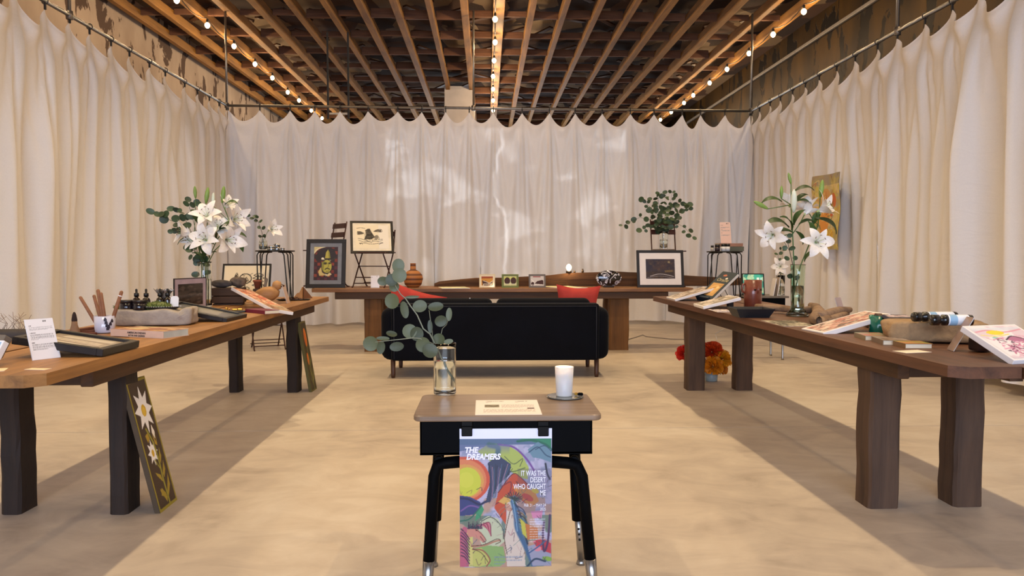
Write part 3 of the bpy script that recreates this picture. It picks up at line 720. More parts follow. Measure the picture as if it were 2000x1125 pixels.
for k in range(8): cv.curve([(470+k*4, 620+k*22), (520+k*4, 650+k*22), (545+k*3, 690+k*24)], 8, ('22304a', '3d6a8a', '6a5a3a')[k % 3])
cv.poly([(500, 720), (540, 760), (555, 880), (520, 840)], 'c9c24a').poly([(540, 760), (640, 800), (640, 880), (560, 890)], 'c8743a').poly([(585, 670), (680, 660), (670, 720), (600, 720)], 'd98ab0').blot(22, .7, '6fae8c', .0)
cv.poly([(30, 830), (60, 780), (110, 800), (120, 1095), (30, 1095)], 'c2607a').poly([(85, 800), (130, 790), (135, 1095), (100, 1095)], 'd8cf78')
cv.poly([(85, 800), (150, 790), (200, 830), (235, 880), (215, 910), (180, 880), (140, 860), (90, 870)], 'd58f7e').ell(160, 812, 8, 6, '201818').curve([(150, 800), (200, 840), (235, 890), (210, 905)], 5, '6a2f30').curve([(190, 860), (215, 895)], 4, '4a2424')
for k in range(9): cv.curve([(130+k*8, 795-k*3), (190+k*9, 770-k*2), (250+k*3, 800+k*7)], 8, ('c24f62', 'd98a94', '8a3a52')[k % 3])
for k in range(7): cv.poly([(90+k*16, 800), (100+k*16, 735+(k % 2)*16), (112+k*16, 800)], ('3a2a44', '243a4a')[k % 2])
for k in range(9): cv.curve([(40, 800+k*26), (70, 830+k*24), (105, 880+k*24)], 8, ('2a2340', '4a3a5c')[k % 2])
cv.poly([(150, 950), (250, 930), (370, 940), (390, 1060), (340, 1095), (180, 1095)], '8fb26a').blot(30, .55, '5f9a52', .0).poly([(130, 960), (200, 950), (260, 1020), (270, 1070), (240, 1080), (180, 1095), (130, 1095)], 'c6c56a')
cv.curve([(120, 935), (220, 930), (300, 900), (345, 890)], 12, 'b98268').curve([(120, 935), (220, 922), (320, 880), (348, 900), (310, 920)], 5, '4a2a24').curve([(130, 960), (210, 970), (265, 1040), (240, 1090)], 10, '9a5a4a').curve([(130, 955), (200, 990), (250, 1060)], 5, '4a2a24')
cv.poly([(560, 940), (640, 920), (745, 960), (745, 1095), (600, 1095)], '9fa0b8').poly([(600, 900), (680, 880), (745, 920), (745, 1000), (640, 960)], 'c2384a').ell(640, 960, 30, 20, 'e08a9a').ell(715, 1040, 40, 18, '8ab04a', .2).curve([(690, 750), (680, 850), (690, 980), (720, 900), (735, 700)], 16, '4a2f58').curve([(735, 420), (715, 380), (700, 300)], 14, '20283a').curve([(560, 1000), (650, 940), (700, 900)], 10, '3f5f8f').curve([(560, 1095), (620, 1040), (700, 1060)], 14, '24405a')
for k in range(60):
    rg = random.Random(k); x, y = rg.uniform(40, 735), rg.uniform(440, 1090); cv.curve([(x, y), (x+rg.uniform(-30, 30), y+rg.uniform(-40, 40)), (x+rg.uniform(-50, 50), y+rg.uniform(-60, 60))], rg.uniform(2, 5), rg.choice(('2a2238', '5a3a4a', '3f6f6a', 'b06a7a', '34507a')), .7)
cv.A *= .88; cv.put((np.clip((cv.Y-230)/-60, 0, 1))*(cv.X < 420)*(cv.Y > 150), '6a6f94', .55); cv.put(((cv.X > 480) & (cv.Y > 335) & (cv.Y < 680)).astype(float), '4a4058', .28)
cv.rect(30, 26, 760, 104, 'e6e7fb')
cv.textlines(575, 700, 730, 905, 10, 'dcd8e6', .55, 9, 3)
cv.textlines(300, 520, 1022, 1072, 3, '6f7f9a', .55, 12, 5)
po = thing('poster', 'bright watercolour horse poster with white lettering clipped to the desk front', 'poster', (pl.x, PY, pb.z))
po.rotation_euler = (R(90), 0, 0)
bend = lambda u, v: 0.003*np.sin(u*PI)*(1-v)+0.0015*np.sin(v*9)*(u-.5)
cv.sheet('print', PW, PH, po, 0, 0.5, 0.1, bend=bend)
MB().grid(lambda u, v: (u*PW, v*PH, float(bend(u, v))-0.0008), 12, 12).build('paper_back', mat('white_paper', 'e8e6e4', 0.8, var=0.03), po)
M_ink_w = mat('white_print', 'f0eef6', 0.6, var=0.02)
def pxy(x, y, z=0.0035): return ((x-30)/720*PW, (1-(y-26)/1074)*PH, z)
k_ = PW/720
letters('THE', 62*k_, M_ink_w, po, pxy(68, 208), 'title', shear=0.2, weight=0.0012, sx=0.9)
letters('DREAMERS', 62*k_, M_ink_w, po, pxy(82, 260), 'title', shear=0.2, weight=0.0012, sx=0.87)
for i, s_ in enumerate(('IT WAS THE', 'DESERT', 'WHO CAUGHT', 'ME')): letters(s_, 58*k_, M_ink_w, po, pxy(702, 390+i*51), 'subtitle', 'RIGHT', sx=0.62, weight=0.0003)
letters('FEB 21 \u2013 MAY 24', 32*k_, M_ink_w, po, pxy(704, 629), 'dates', 'RIGHT', sx=0.75)
letters('2025', 32*k_, M_ink_w, po, pxy(704, 661), 'dates', 'RIGHT', sx=0.75)
M_clipb = mat('black_plastic_clip', '080706', 0.5, spec=0.15)
for px, lb in ((912, 'left'), (1061, 'right')):
    c = WY(px, 838, PY)
    o = MB().box((0, 0.002, 0.012), (0.038, 0.010, 0.03), bev=0.002).box((0, -0.006, -0.006), (0.036, 0.008, 0.034), bev=0.002).build('bulldog_clip', M_clipb); o.location = c
    tag(o, 'square black clip holding the %s top corner of the poster' % lb, 'clip', 'poster clips')

# ---- things on the desk
DT = dz
M_glass = glass('clear_glass', (0.97, 1.0, 0.99)); M_water = glass('water', (0.96, 1.0, 0.98), 0, 1.33)
def glass_vase(name, label, p, prof_out, th, water=None, gm=None, cat='vase'):
    """prof_out: outer (r, z) profile from base to rim"""
    t = thing(name, label, cat, p)
    inner = [(max(r-th, 0.001), z) for r, z in prof_out if z > 0.010]
    m = MB().lathe([(0, 0)]+prof_out+inner[::-1]+[(0, 0.010)], 32); m.build('glass', gm or M_glass, t)
    if water:
        wp = [(max(r-th-0.0004, 0.001), z) for r, z in prof_out if 0.0105 < z < water]
        rl = wp[-1][0]; MB().lathe([(0, 0.0108), (wp[0][0], 0.0108)]+wp+[(rl, water), (0, water)], 32).build('water', M_water, t)
    return t
vp = W(869, 769, DT); s_ = mpp(vp); rv = 22*s_; hv = 100*s_
glass_vase('glass_vase', 'tall clear cylinder vase half full of water on the school desk', vp, [(rv*.97, 0), (rv, .004), (rv, hv*.06), (rv, hv*.12), (rv, hv*.3), (rv, hv*.5), (rv, hv*.66), (rv, hv*.75), (rv, hv*.9), (rv, hv)], 0.003, hv*0.64)
def leafmat(name, a, b):
    if name in MATS: return MATS[name]
    m, nt, bs = newmat(name)
    tc = N(nt, 'ShaderNodeTexCoord'); oi = N(nt, 'ShaderNodeObjectInfo')
    n = N(nt, 'ShaderNodeTexNoise', i_Scale=25.0, i_Detail=3.0); nt.links.new(tc.outputs['Object'], n.inputs['Vector'])
    ad = N(nt, 'ShaderNodeMath', operation='MULTIPLY_ADD'); ad.inputs[1].default_value = 0.7; nt.links.new(oi.outputs['Random'], ad.inputs[0]); nt.links.new(n.outputs[0], ad.inputs[2])
    nt.links.new(ramp(nt, ad.outputs[0], [(0.4, hexc(a)), (1.1, hexc(b))]), bs.inputs['Base Color'])
    bs.inputs['Roughness'].default_value = 0.5
    return m
M_euc = leafmat('eucalyptus_leaf', '2a3218', '5a6040'); M_euc2 = leafmat('dark_eucalyptus_leaf', '1f2d1c', '3f5436')
M_stem = mat('pale_twig', '7d8270', 0.6); M_gstem = mat('green_stem', '4a6b35', 0.5); M_dstem = mat('dark_twig', '3d3a2a', 0.7)
def disc_mesh(name, m, nseg=16, tip=0.0, cup=0.12):
    """unit leaf blade in the XY plane, base at the origin, tip at y = 2"""
    mb = MB(); vs = []; fs = []; rings = 3
    vs.append((0, 1, -cup*0.3))
    for r_ in range(1, rings+1):
        for k in range(nseg):
            a = 2*PI*k/nseg; q = r_/rings; x = math.sin(a)*q; y = 1-math.cos(a)*q
            if y > 1 and tip: x *= 1-tip*(y-1)
            vs.append((x, y, cup*(abs(x)**1.5)+0.10*(y-1)**2*q-cup*0.3))
    for k in range(nseg): fs.append((0, 1+k, 1+(k+1) % nseg))
    for r_ in range(rings-1):
        for k in range(nseg): a = 1+r_*nseg; fs.append((a+k, a+nseg+k, a+nseg+(k+1) % nseg, a+(k+1) % nseg))
    return mb.add(vs, fs, None, True).mesh(name, m)
LEAF_E, LEAF_D = disc_mesh('leaf', M_euc), disc_mesh('leaf', M_euc2)
def put_leaf(me, parent, o0, base, tipdir, normal, rx, ry):
    """leaf from base along tipdir, blade facing normal; half-width rx, half-length ry"""
    y = tipdir.normalized(); z = (normal-y*normal.dot(y)).normalized(); x = y.cross(z)
    o = bpy.data.objects.new('leaf', me); COL.objects.link(o); o.parent = parent
    M = Matrix((x*rx, y*ry, z*min(rx, ry))).transposed().to_4x4(); M.translation = base-o0; o.matrix_local = M
    return o
eb = W(884, 768, DT)
br_ = thing('eucalyptus_branch', 'silver dollar eucalyptus branch with round grey-green leaves leaning from the desk vase', 'branch', eb)
BYY = eb.y
def BP(px, py, dy=0.0): return WY(px, py, BYY+dy)
main = [(890, 766, .0), (882.7, 746, .005), (870.7, 719, .01), (858, 690, 0), (850.7, 674, -.01), (840, 652.7, -.02), (826.7, 642, -.03), (814.7, 615, -.03), (802.7, 599, -.03), (792, 583, -.02), (782.7, 575, -.02), (772, 558, -.02), (771, 532, -.02)]
def stem(pts, r0, r1, parent, o0, m, name='stem'):
    P_ = [BP(*p)-o0 for p in pts]; n = len(P_)
    return MB().tube(P_, [r0+(r1-r0)*i/(n-1) for i in range(n)], 8).build(name, m, parent)
mp_ = stem(main, .0035, .0016, br_, eb, M_stem)
stem([(850.7, 674, -.01), (838, 668, -.03), (820, 661, -.05), (806, 660, -.06), (789, 662, -.06), (770, 664, -.06), (753, 666, -.06), (733, 668, -.06)], .002, .0012, br_, eb, M_stem, 'twig')
stem([(845, 662, -.01), (844, 645, 0), (840, 620, .01), (838, 606, .01)], .0018, .001, br_, eb, M_stem, 'twig')
stem([(853, 676, 0), (861, 655, .02), (864, 642, .02), (872, 634, .02), (875, 626, .02)], .0016, .001, br_, eb, M_stem, 'twig')
lv = [(778, 519, 12, 14, 80), (780, 538, 14, 14, 60), (748, 549, 11, 9, 190), (765, 547, 12, 12, 150), (766, 588, 15, 15, 200), (790, 605, 8, 17, 300), (820, 598, 14, 12, 30), (851, 599, 15, 9, 20), (861, 627, 12, 11, 60), (877, 614, 6, 13, 80), (840, 638, 5, 13, 100), (800, 647, 14, 14, 160), (814, 652, 13, 14, 330), (826, 673, 14, 15, 250), (840, 685, 15, 14, 290), (857, 664, 13, 13, 80), (876, 667, 9, 5, 30), (765, 652, 11, 6, 140), (775, 677, 14, 9, 200), (744, 679, 8, 13, 235), (724, 671, 15, 15, 200), (748, 661, 13, 4, 175), (805, 580, 14, 3, 5), (770, 560, 10, 10, 240)]
for i, (px, py, rx, ry, ang) in enumerate(lv):
    rg = random.Random(i); a = R(ang); sc = BYY/FPX
    long_, short_ = max(rx, ry)*sc, min(rx, ry)*sc
    if ry >= rx: tip = Vector((0.35*math.cos(a), 0.1, math.copysign(1, math.sin(a))))
    else: tip = Vector((math.copysign(1, math.cos(a)), 0.1, 0.35*math.sin(a)))
    tip.normalize(); c = BP(px, py, -.03+rg.uniform(-.03, .03))
    put_leaf(LEAF_E, br_, eb, c-tip*long_, tip, Vector((rg.uniform(-.3, .3), -1, rg.uniform(-.1, .5))), short_, long_)
# candle, plate, lighter, sheet
cp = W(1101, 774, DT); s_ = mpp(cp)
pp = W(1103.5, 776, DT); o = MB().lathe([(0, 0), (30*s_, 0), (36*s_, .004), (36*s_, .006), (30*s_, .005), (0, .005)], 36).build('saucer', mat('smoky_mirror_disc', '8a8c88', 0.12, 0.6, var=0.05)); o.location = pp
tag(o, 'small round grey glass saucer under the lit candle', 'saucer')
ca = thing('candle', 'lit white candle in a frosted tumbler on the school desk', 'candle', (cp.x, pp.y+0.004, DT+0.006))
rt_, rb, hc = 18.5*s_, 15.5*s_, 57*s_
M_frost = newmat('frosted_tumbler')
M_frost[2].inputs['Base Color'].default_value = (.93, .92, .93, 1); M_frost[2].inputs['Roughness'].default_value = .45; M_frost[2].inputs['Transmission Weight'].default_value = .45; M_frost[2].inputs['Subsurface Weight'].default_value = .3; M_frost[2].inputs['Subsurface Radius'].default_value = (.02, .015, .01)
MB().lathe([(0, 0), (rb, 0), (rb*1.02, .004), (rt_, hc), (rt_-.003, hc), (rb-.002, .008), (0, .008)], 32).build('tumbler', M_frost[0], ca)
M_wax = newmat('candle_wax'); M_wax[2].inputs['Base Color'].default_value = (.95, .88, .78, 1); M_wax[2].inputs['Subsurface Weight'].default_value = .6; M_wax[2].inputs['Subsurface Radius'].default_value = (.03, .02, .01)
MB().lathe([(0, .009), (rb-.003, .009), (rt_-.0045, hc*.72), (0, hc*.70)], 28).build('wax', M_wax[0], ca)
MB().tube([(0, 0, hc*.70), (0.001, 0, hc*.78)], .001, 6).build('wick', M_wire, ca)
MB().lathe([(0, hc*.76), (.004, hc*.79), (.0045, hc*.83), (.002, hc*.90), (0, hc*.95)], 12).build('flame', emit('flame', (1.0, .62, .2), 30), ca)
l = lamp('flame_light', 'POINT', (0, 0, hc*.85), 4.5, (1, .6, .25), shadow_soft_size=.006); l.parent = ca
lp_ = W(1128, 775, DT)
li = thing('lighter', 'small black and gold lighter resting on the saucer beside the candle', 'lighter', (lp_.x, pp.y+0.002, DT+0.012), R(-20))
MB().box((0.010, 0, 0), (0.020, 0.012, 0.011), bev=.003).build('body', M_blk, li); MB().box((-0.006, 0, 0), (0.013, 0.011, 0.010), bev=.002).build('cap', mat('brass', 'c79a45', .3, .9), li)
def sheet_on(label, cvs, corners, z, name='paper_sheet', cat='paper', th=0.0006, group=None, rough=.7, lift=0.0):
    BL, BR, TL = [W(x, y, z) for x, y in corners]
    M, w, h = plane_basis(BL, BR, TL); t = thing(name, label, cat, M=M, group=group)
    MB().box((w/2, h/2, th/2), (w, h, th)).build('paper', mat('white_paper', 'e8e6e4', 0.8, var=0.03), t)
    cvs.sheet('print', w, h, t, th+0.0003, rough)
    return t
c = Canvas(100, 50, 110, 56, 'f3e9df').textlines(16, 45, 5, 9, 2, '7a7068', .7, 1.5).textlines(64, 84, 5, 9, 2, '6a625c', .7, 1.5).rect(14, 17, 37, 26, '8a7f6a').curve([(15, 22), (20, 19), (28, 24), (36, 19)], 1.2, '4a4436').textlines(41, 92, 17, 26, 6, '8f857c', .6, .9).rect(80, 28, 91, 31, '5a3a36').textlines(12, 92, 33, 42, 6, '8f857c', .55, .9)
sheet_on('white printed information sheet lying flat on the school desk', c, ((928, 811), (1059, 810), (938, 782)), DT)

# ================================================================== SHARED PROP BUILDERS
M_blackframe = wood('black_frame_wood', '0d0a09', '1d1613', axis=0, rough=0.45, bump=0.08)
M_whiteedge = mat('white_canvas_edge', 'e9e4e2', 0.7, var=0.03)
M_matw = mat('white_mat_board', 'ece7e6', 0.8, var=0.03)
def framed(name, label, BL, BR, TL, border, depth, cvs, fm=None, matw=0.0, matm=None, cat='framed picture', rough=.35, coat=.4, group=None, recess=0.004, inset=(0, 0, 0, 0)):
    """frame of four rails, backing, optional mat board and the print; depth goes behind the face"""
    M, w, h = plane_basis(BL, BR, TL); t = thing(name, label, cat, M=M, group=group); b = border; fm = fm or M_blackframe
    MB().box((w/2, b/2, -depth/2), (w, b, depth), bev=.002).box((w/2, h-b/2, -depth/2), (w, b, depth), bev=.002).box((b/2, h/2, -depth/2), (b, h-2*b+.002, depth), bev=.002).box((w-b/2, h/2, -depth/2), (b, h-2*b+.002, depth), bev=.002).build('frame_rails', fm, t)
    z = -recess
    MB().box((w/2, h/2, (-depth+z-.002)/2), (w-1.6*b, h-1.6*b, depth+z-.002)).build('backing', mat('backing_board', '3a332c', .9), t)
    m0 = b
    if matw:
        MB().box((w/2, h/2, z-.001), (w-2*b+.002, h-2*b+.002, .002)).build('mat_board', matm or M_matw, t); z += .0006; m0 = b+matw
    o = cvs.sheet('print', w-2*m0-inset[0]-inset[2], h-2*m0-inset[1]-inset[3], t, 0, rough, coat); o.location = (m0+inset[0], m0+inset[1], z+.0006)
    return t
def prop_up(t, BL, BR, TL, th):
    """dark block standing on the table under the raised edge"""
    M, w, h = plane_basis(BL, BR, TL); p = M @ Vector((w/2, h*.86, -th-.001)); q = M @ Vector((w/2, h*.86-.03, -th-.001)); hh = min(p.z, q.z)-TZ
    if hh < .012: return
    o = MB().box((0, 0, hh/2), (.05, .04, hh-.001), bev=.002).build('support', mat('dark_prop_block', '2e2119', .8), t); o.matrix_local = M.inverted() @ Matrix.Translation((p.x, p.y, TZ)) @ Matrix.Rotation(math.atan2((BR-BL).y, (BR-BL).x), 4, 'Z')
def slab(name, label, BL, BR, TL, th, cvs, em=None, border=0.0, cat='canvas print', rough=.6, coat=0.0, group=None, prop=False):
    """unframed board or stretched canvas with a printed face"""
    M, w, h = plane_basis(BL, BR, TL); t = thing(name, label, cat, M=M, group=group)
    MB().box((w/2, h/2, -th/2), (w, h, th), bev=.0015).build('board', em or M_whiteedge, t)
    o = cvs.sheet('print', w-2*border, h-2*border, t, 0, rough, coat); o.location = (border, border, .0008)
    if prop: prop_up(t, BL, BR, TL, th)
    return t
def rock(name, label, p, d, m, seed, rz=0.0, sub=4, rough=.10, flat=0.0, cat='stone', shape=None, boxy=3.0):
    """hewn or weathered stone: rounded box with broken relief, standing on p"""
    bm = bmesh.new(); bmesh.ops.create_icosphere(bm, subdivisions=sub, radius=1.0); rg = random.Random(seed)
    ph = [(Vector((rg.uniform(-1, 1), rg.uniform(-1, 1), rg.uniform(-1, 1))).normalized()*rg.uniform(2, 9), rg.uniform(0, 6.28), rg.uniform(.3, 1)) for _ in range(14)]
    for v in bm.verts:
        n = v.co.normalized(); k = (abs(n.x)**boxy+abs(n.y)**boxy+abs(n.z)**boxy)**(-1/boxy)
        f = sum(a*math.sin(q.dot(n)+o)/(1+q.length*.3) for q, o, a in ph)*rough*.5
        c = n*k*(1+f); v.co = Vector((c.x*d[0]/2, c.y*d[1]/2, (c.z*.5+.5)*d[2]))
        if shape: v.co = Vector(shape(*v.co))
        v.co.z = max(v.co.z, 0.0)
    me = bpy.data.meshes.new(name); bm.to_mesh(me); bm.free(); me.materials.append(m)
    for q in me.polygons: q.use_smooth = True
    o = link_mesh(name, me, None, p, (0, 0, rz))
    return tag(o, label, cat)
def book(label, BL, BR, depth, th, cover, pages=None, rz_extra=0.0, spine_txt=None, txtm=None, z=TZ, cvs=None, group=None, cat='book', name='book', rounded=False):
    """closed book lying flat; spine along BL->BR towards the viewer, pages at the other three sides"""
    BL, BR = Vector(BL), Vector(BR); x = (BR-BL); x.z = 0; w = x.length; ang = math.atan2(x.y, x.x)
    t = thing(name, label, cat, (BL.x, BL.y, z), ang, group)
    c = .0022
    MB().box((w/2, depth/2, c/2), (w, depth, c)).box((w/2, depth/2, th-c/2), (w, depth, c)).box((w/2, c/2, th/2), (w, c, th-2*c+.0004)).build('cover', cover, t)
    MB().box((w/2, depth/2-.001, th/2), (w-.004, depth-.006, th-2*c)).build('pages', pages or mat('book_pages', 'ddcfb4', .85, var=.08, nscale=80, stretch=(1, 1, 20)), t)
    if cvs: o = cvs.sheet('cover_print', w, depth, t, 0, .4, .2); o.location = (0, 0, th+.0004)
    if spine_txt:
        for i, (s, sz, zz) in enumerate(spine_txt): letters(s, sz, txtm, t, (w/2, -.0004, zz), 'spine_title', 'CENTER', (R(90), 0, 0), weight=.0004)
    return t
def easel_card(label, BL, BR, TL, cvs, th=.003, name='info_card', cat='card', group='upright information cards', clear=False):
    """upright card in a clear acrylic sleeve with a back strut"""
    M, w, h = plane_basis(BL, BR, TL); t = thing(name, label, cat, M=M, group=group)
    MB().box((w/2, h/2, -th/2), (w, h, th), bev=.0006).build('sleeve', mat('acrylic_sleeve', 'd8d4d4', .15, coat=.5), t)
    o = cvs.sheet('print', w-.002, h-.002, t, 0, .45, .3); o.location = (.001, .001, .0006)
    R_ = M.to_3x3(); down = R_.inverted() @ Vector((0, 0, -1)); back = R_.inverted() @ Vector((0, 1, 0))
    top = Vector((w/2, h*.45, -th)); zw = (M @ top).z-(M.translation.z)
    foot = top+down*max(zw, .002)+Vector((0, 0, -.03)) if False else top+(R_.inverted() @ Vector((0, zw*.5, -zw)))
    MB().tube([top, foot], .0016, 6).build('strut', mat('acrylic_sleeve', 'd8d4d4', .15, coat=.5), t)
    return t
def textcard(seed, n=(3, 5, 5), w=60, h=84, bg='f2eeee'):
    c = Canvas(100, 140, w, h, bg).textlines(62, 92, 9, 9.5, 1, '55504e', .9, 5, seed); y = 22
    for i, k in enumerate(n):
        c.textlines(9, 36, y, y+.5, 1, '6a6664', .9, 3.4, seed+i); c.textlines(9, 92, y+7, y+7+4.2*(k-1), k, '8f8c8c', .75, 2.2, seed+9+i); y += 7+4.2*k+6
    return c
# lilies ------------------------------------------------------------
M_petal = newmat('white_lily_petal')
M_petal[2].inputs['Base Color'].default_value = (*hexc('f4efe9'), 1); M_petal[2].inputs['Roughness'].default_value = .5; M_petal[2].inputs['Subsurface Weight'].default_value = .25; M_petal[2].inputs['Subsurface Radius'].default_value = (.01, .01, .006)
_n = N(M_petal[1], 'ShaderNodeTexNoise', i_Scale=9.0); M_petal[1].links.new(ramp(M_petal[1], _n.outputs[0], [(0.3, hexc('ece6dc')), (0.7, hexc('f6f2ee'))]), M_petal[2].inputs['Base Color'])
M_petal = M_petal[0]
M_anther = mat('rust_anther', '5c2318', .8); M_throat = mat('green_lily_throat', 'b7c98a', .5); M_bud = mat('green_lily_bud', '7d9a4a', .5, var=.2, nscale=20); M_budw = mat('pale_lily_bud', 'dfe6cf', .5, var=.1)
M_lleaf = leafmat('lily_leaf', '152810', '35521f')
def petal_mesh(curl, wd):
    def f(u, v):
        x = (u*2-1)*wd*(math.sin(PI*min(1, v*.93+.06))**.75)*(1-.15*v)
        a = .35+curl*v**1.5; y = math.sin(min(a, 2.6))*0; r = 0; zz = 0
        n = 8; yy = 0; z_ = 0
        for k in range(n):
            q = v*(k+.5)/n; an = .42+curl*q**1.4; yy += math.sin(an)*v/n; z_ += math.cos(an)*v/n
        return (x, yy, z_+.10*(abs(x)/max(wd, 1e-3))**2*(1-v)-.0)
    return MB().grid(f, 6, 10).mesh('petal', M_petal)
PET = [petal_mesh(1.9, .27), petal_mesh(1.6, .20)]
PET_H = [petal_mesh(1.15, .27), petal_mesh(.95, .20)]
ANT = MB().tube([(0, 0, .05), (0, .08, .4), (0, .17, .62)], [.010, .008, .007], 6).mesh('filament', M_throat)
ANH = MB().box((0, .18, .63), (.10, .022, .022), bev=.008).mesh('anther', M_anther)
THR = MB().lathe([(0, -.10), (.04, -.08), (.06, 0), (.05, .08), (0, .10)], 10).mesh('throat', M_throat)
LANCE = MB().grid(lambda u, v: ((u*2-1)*.14*1.45*math.sin(PI*(v*.94+.04))**.8, 1.0*v-.12*v**3, .34*v*(1-v)*1.6-.18*v**3+.05*abs(u*2-1)), 4, 12).mesh('leaf', M_lleaf)
def orient(dirv, roll=0.0):
    z = Vector(dirv).normalized(); x = z.orthogonal().normalized(); y = z.cross(x)
    return Matrix((x, y, z)).transposed().to_4x4() @ Matrix.Rotation(roll, 4, 'Z')
def lily_stem(label, foot, path, blooms, buds, leaves, group, stem_r=.0035, seed=0):
    """one cut lily: stem, open flowers (pos, dir, radius, half), buds (pos, dir, length, pale) and lance leaves (pos, dir, length)"""
    rg = random.Random(seed); t = thing('lily_stem', label, 'flower', foot, 0, group); o0 = Vector(foot)
    MB().tube([Vector(p)-o0 for p in path], stem_r, 8).build('stem', M_gstem, t)
    def child(name, me, par, M):
        o = bpy.data.objects.new(name, me); COL.objects.link(o); o.parent = par; o.matrix_local = M; return o
    for p, d, r, half in blooms:
        M = Matrix.Translation(Vector(p)-o0) @ orient(d, rg.uniform(0, 6)) @ Matrix.Scale(r*1.3, 4)
        b = child('bloom', THR, t, M); S = PET_H if half else PET
        for k in range(6):
            child('petal', S[k % 2], b, Matrix.Rotation(k*PI/3+rg.uniform(-.1, .1), 4, 'Z') @ Matrix.Rotation(rg.uniform(-.18, .18), 4, 'X') @ Matrix.Scale(rg.uniform(.9, 1.1), 4))
            a = Matrix.Rotation(k*PI/3+.5, 4, 'Z') @ Matrix.Rotation(rg.uniform(-.15, .1), 4, 'X'); child('filament', ANT, b, a); child('anther', ANH, b, a)
        q = min((Vector(x) for x in path), key=lambda x: (x-Vector(p)).length+ (0 if x.z < Vector(p).z else .05))
        MB().tube([q-o0, (q-o0)*.4+(Vector(p)-o0)*.6+Vector((0, 0, -.01)), Vector(p)-o0-Vector(d).normalized()*.09*r], stem_r*.75, 6).build('flower_stalk', M_gstem, t)
    for p, d, L, pale in buds:
        prof = [(0, 0), (.05, .02), (.10, .2), (.135, .45), (.12, .7), (.07, .9), (0, 1.0)]
        MB().lathe([(r*L, z*L) for r, z in prof], 10, M=Matrix.Translation(Vector(p)-o0) @ orient(d)).build('bud', M_budw if pale else M_bud, t)
        q = min((Vector(x) for x in path), key=lambda x: (x-Vector(p)).length + (0 if x.z < Vector(p).z else .05))
        MB().tube([q-o0, Vector(p)-o0], stem_r*.7, 6).build('flower_stalk', M_gstem, t)
    for p, d, L in leaves:
        d = Vector(d).normalized(); up = Vector((0, -.5, 1)); x = d.cross(up).normalized(); z = x.cross(d)
        M = Matrix((x*L, d*L, z*L)).transposed().to_4x4(); M.translation = Vector(p)-o0; child('leaf', LANCE, t, M)
    return t
def round_leaf_bunch(name, label, foot, stems, nleaf, size, me, sm, group=None, seed=1, spread=.03, cat='eucalyptus'):
    """eucalyptus cuttings: each stem a path with paired round leaves"""
    rg = random.Random(seed); t = thing(name, label, cat, foot, 0, group); o0 = Vector(foot)
    for path, n in stems:
        P_ = [Vector(p) for p in path]; MB().tube([p-o0 for p in P_], [.003-.0018*i/(len(P_)-1) for i in range(len(P_))], 6).build('stem', sm, t)
        for i in range(n):
            u = .25+.75*i/max(n-1, 1); k = u*(len(P_)-1); a = min(int(k), len(P_)-2); p = P_[a].lerp(P_[a+1], k-a); d = (P_[a+1]-P_[a]).normalized()
            for sgn in (-1, 1):
                side = Vector((rg.uniform(-.5, .5)+sgn, rg.uniform(-.6, .4), rg.uniform(-.5, .6))); tip = (d*.4+side).normalized(); s = size*rg.uniform(.7, 1.25)
                b = p+tip*spread*rg.uniform(.1, .5); put_leaf(me, t, o0, b, tip, Vector((rg.uniform(-.8, .8), -1, rg.uniform(-.5, .8))), s*rg.uniform(.7, .95), s)
    return t
def hairpin_stool(label, c, r, h, z0=TZ, rz=0.0):
    """round black metal stool on three bent rod legs"""
    t = thing('wire_stool', label, 'stool', (c[0], c[1], z0), rz, 'black wire stools on the tables')
    M_ = mat('black_wire_metal', '0e0c0c', .45, .3)
    MB().lathe([(0, h-.012), (r*.97, h-.012), (r, h-.006), (r*.97, h), (0, h)], 36).build('seat', M_, t)
    for k in range(4):
        a = R(45)+k*PI/2; ca_, sa = math.cos(a), math.sin(a); ta, tb = -sa, ca_
        def pt(rad, tan, z): return (ca_*rad+ta*tan, sa*rad+tb*tan, z)
        f = r*1.10; w = r*.22
        MB().tube([pt(r*.55, w, h-.014), pt(r*.86, w, h-.018), pt(r*.96, w*.95, h-.04), pt(f-.006, .008, .012), pt(f, .0, .005), pt(f-.006, -.008, .012), pt(r*.96, -w*.95, h-.04), pt(r*.86, -w, h-.018), pt(r*.55, -w, h-.014)], .0052, 8).build('leg', M_, t)
    return t
def cyl_thing(name, label, cat, p, prof, m, n=28, parts=(), group=None):
    t = thing(name, label, cat, p, 0, group); MB().lathe(prof, n).build('body', m, t)
    for nm, pr, mm in parts: MB().lathe(pr, n).build(nm, mm, t)
    return t

# ================================================================== LEFT TABLE
M_L = lambda px, py: T(px, py)
easel_card('white printed information card standing at the near end of the left table', T(63.5, 704.5), T(119, 698), WY(53, 624, T(63.5, 704.5).y+.035), textcard(1))
for lb, cs in (('small cream paper slip in front of the information card on the left table', ((47, 722), (86, 723), (60, 719))), ('small cream paper slip at the left edge of the picture on the near left table', ((-30, 727), (8, 725), (-26, 721)))):
    sheet_on(lb, Canvas(10, 10, 4, 4, 'efdcae'), cs, TZ, 'paper_slip', group='paper slips on the left table')
cc = Canvas(100, 60, 70, 42, 'a99a84').rect(6, 8, 36, 52, 'd8cbb4').rect(40, 6, 66, 50, 'cfc0a6').rect(70, 10, 95, 54, 'd8cdb8').poly([(34, 5), (42, 5), (28, 55), (20, 55)], '8a775f').poly([(66, 5), (74, 5), (62, 55), (54, 55)], '8a775f').textlines(42, 64, 14, 44, 7, '9a8d78', .6)
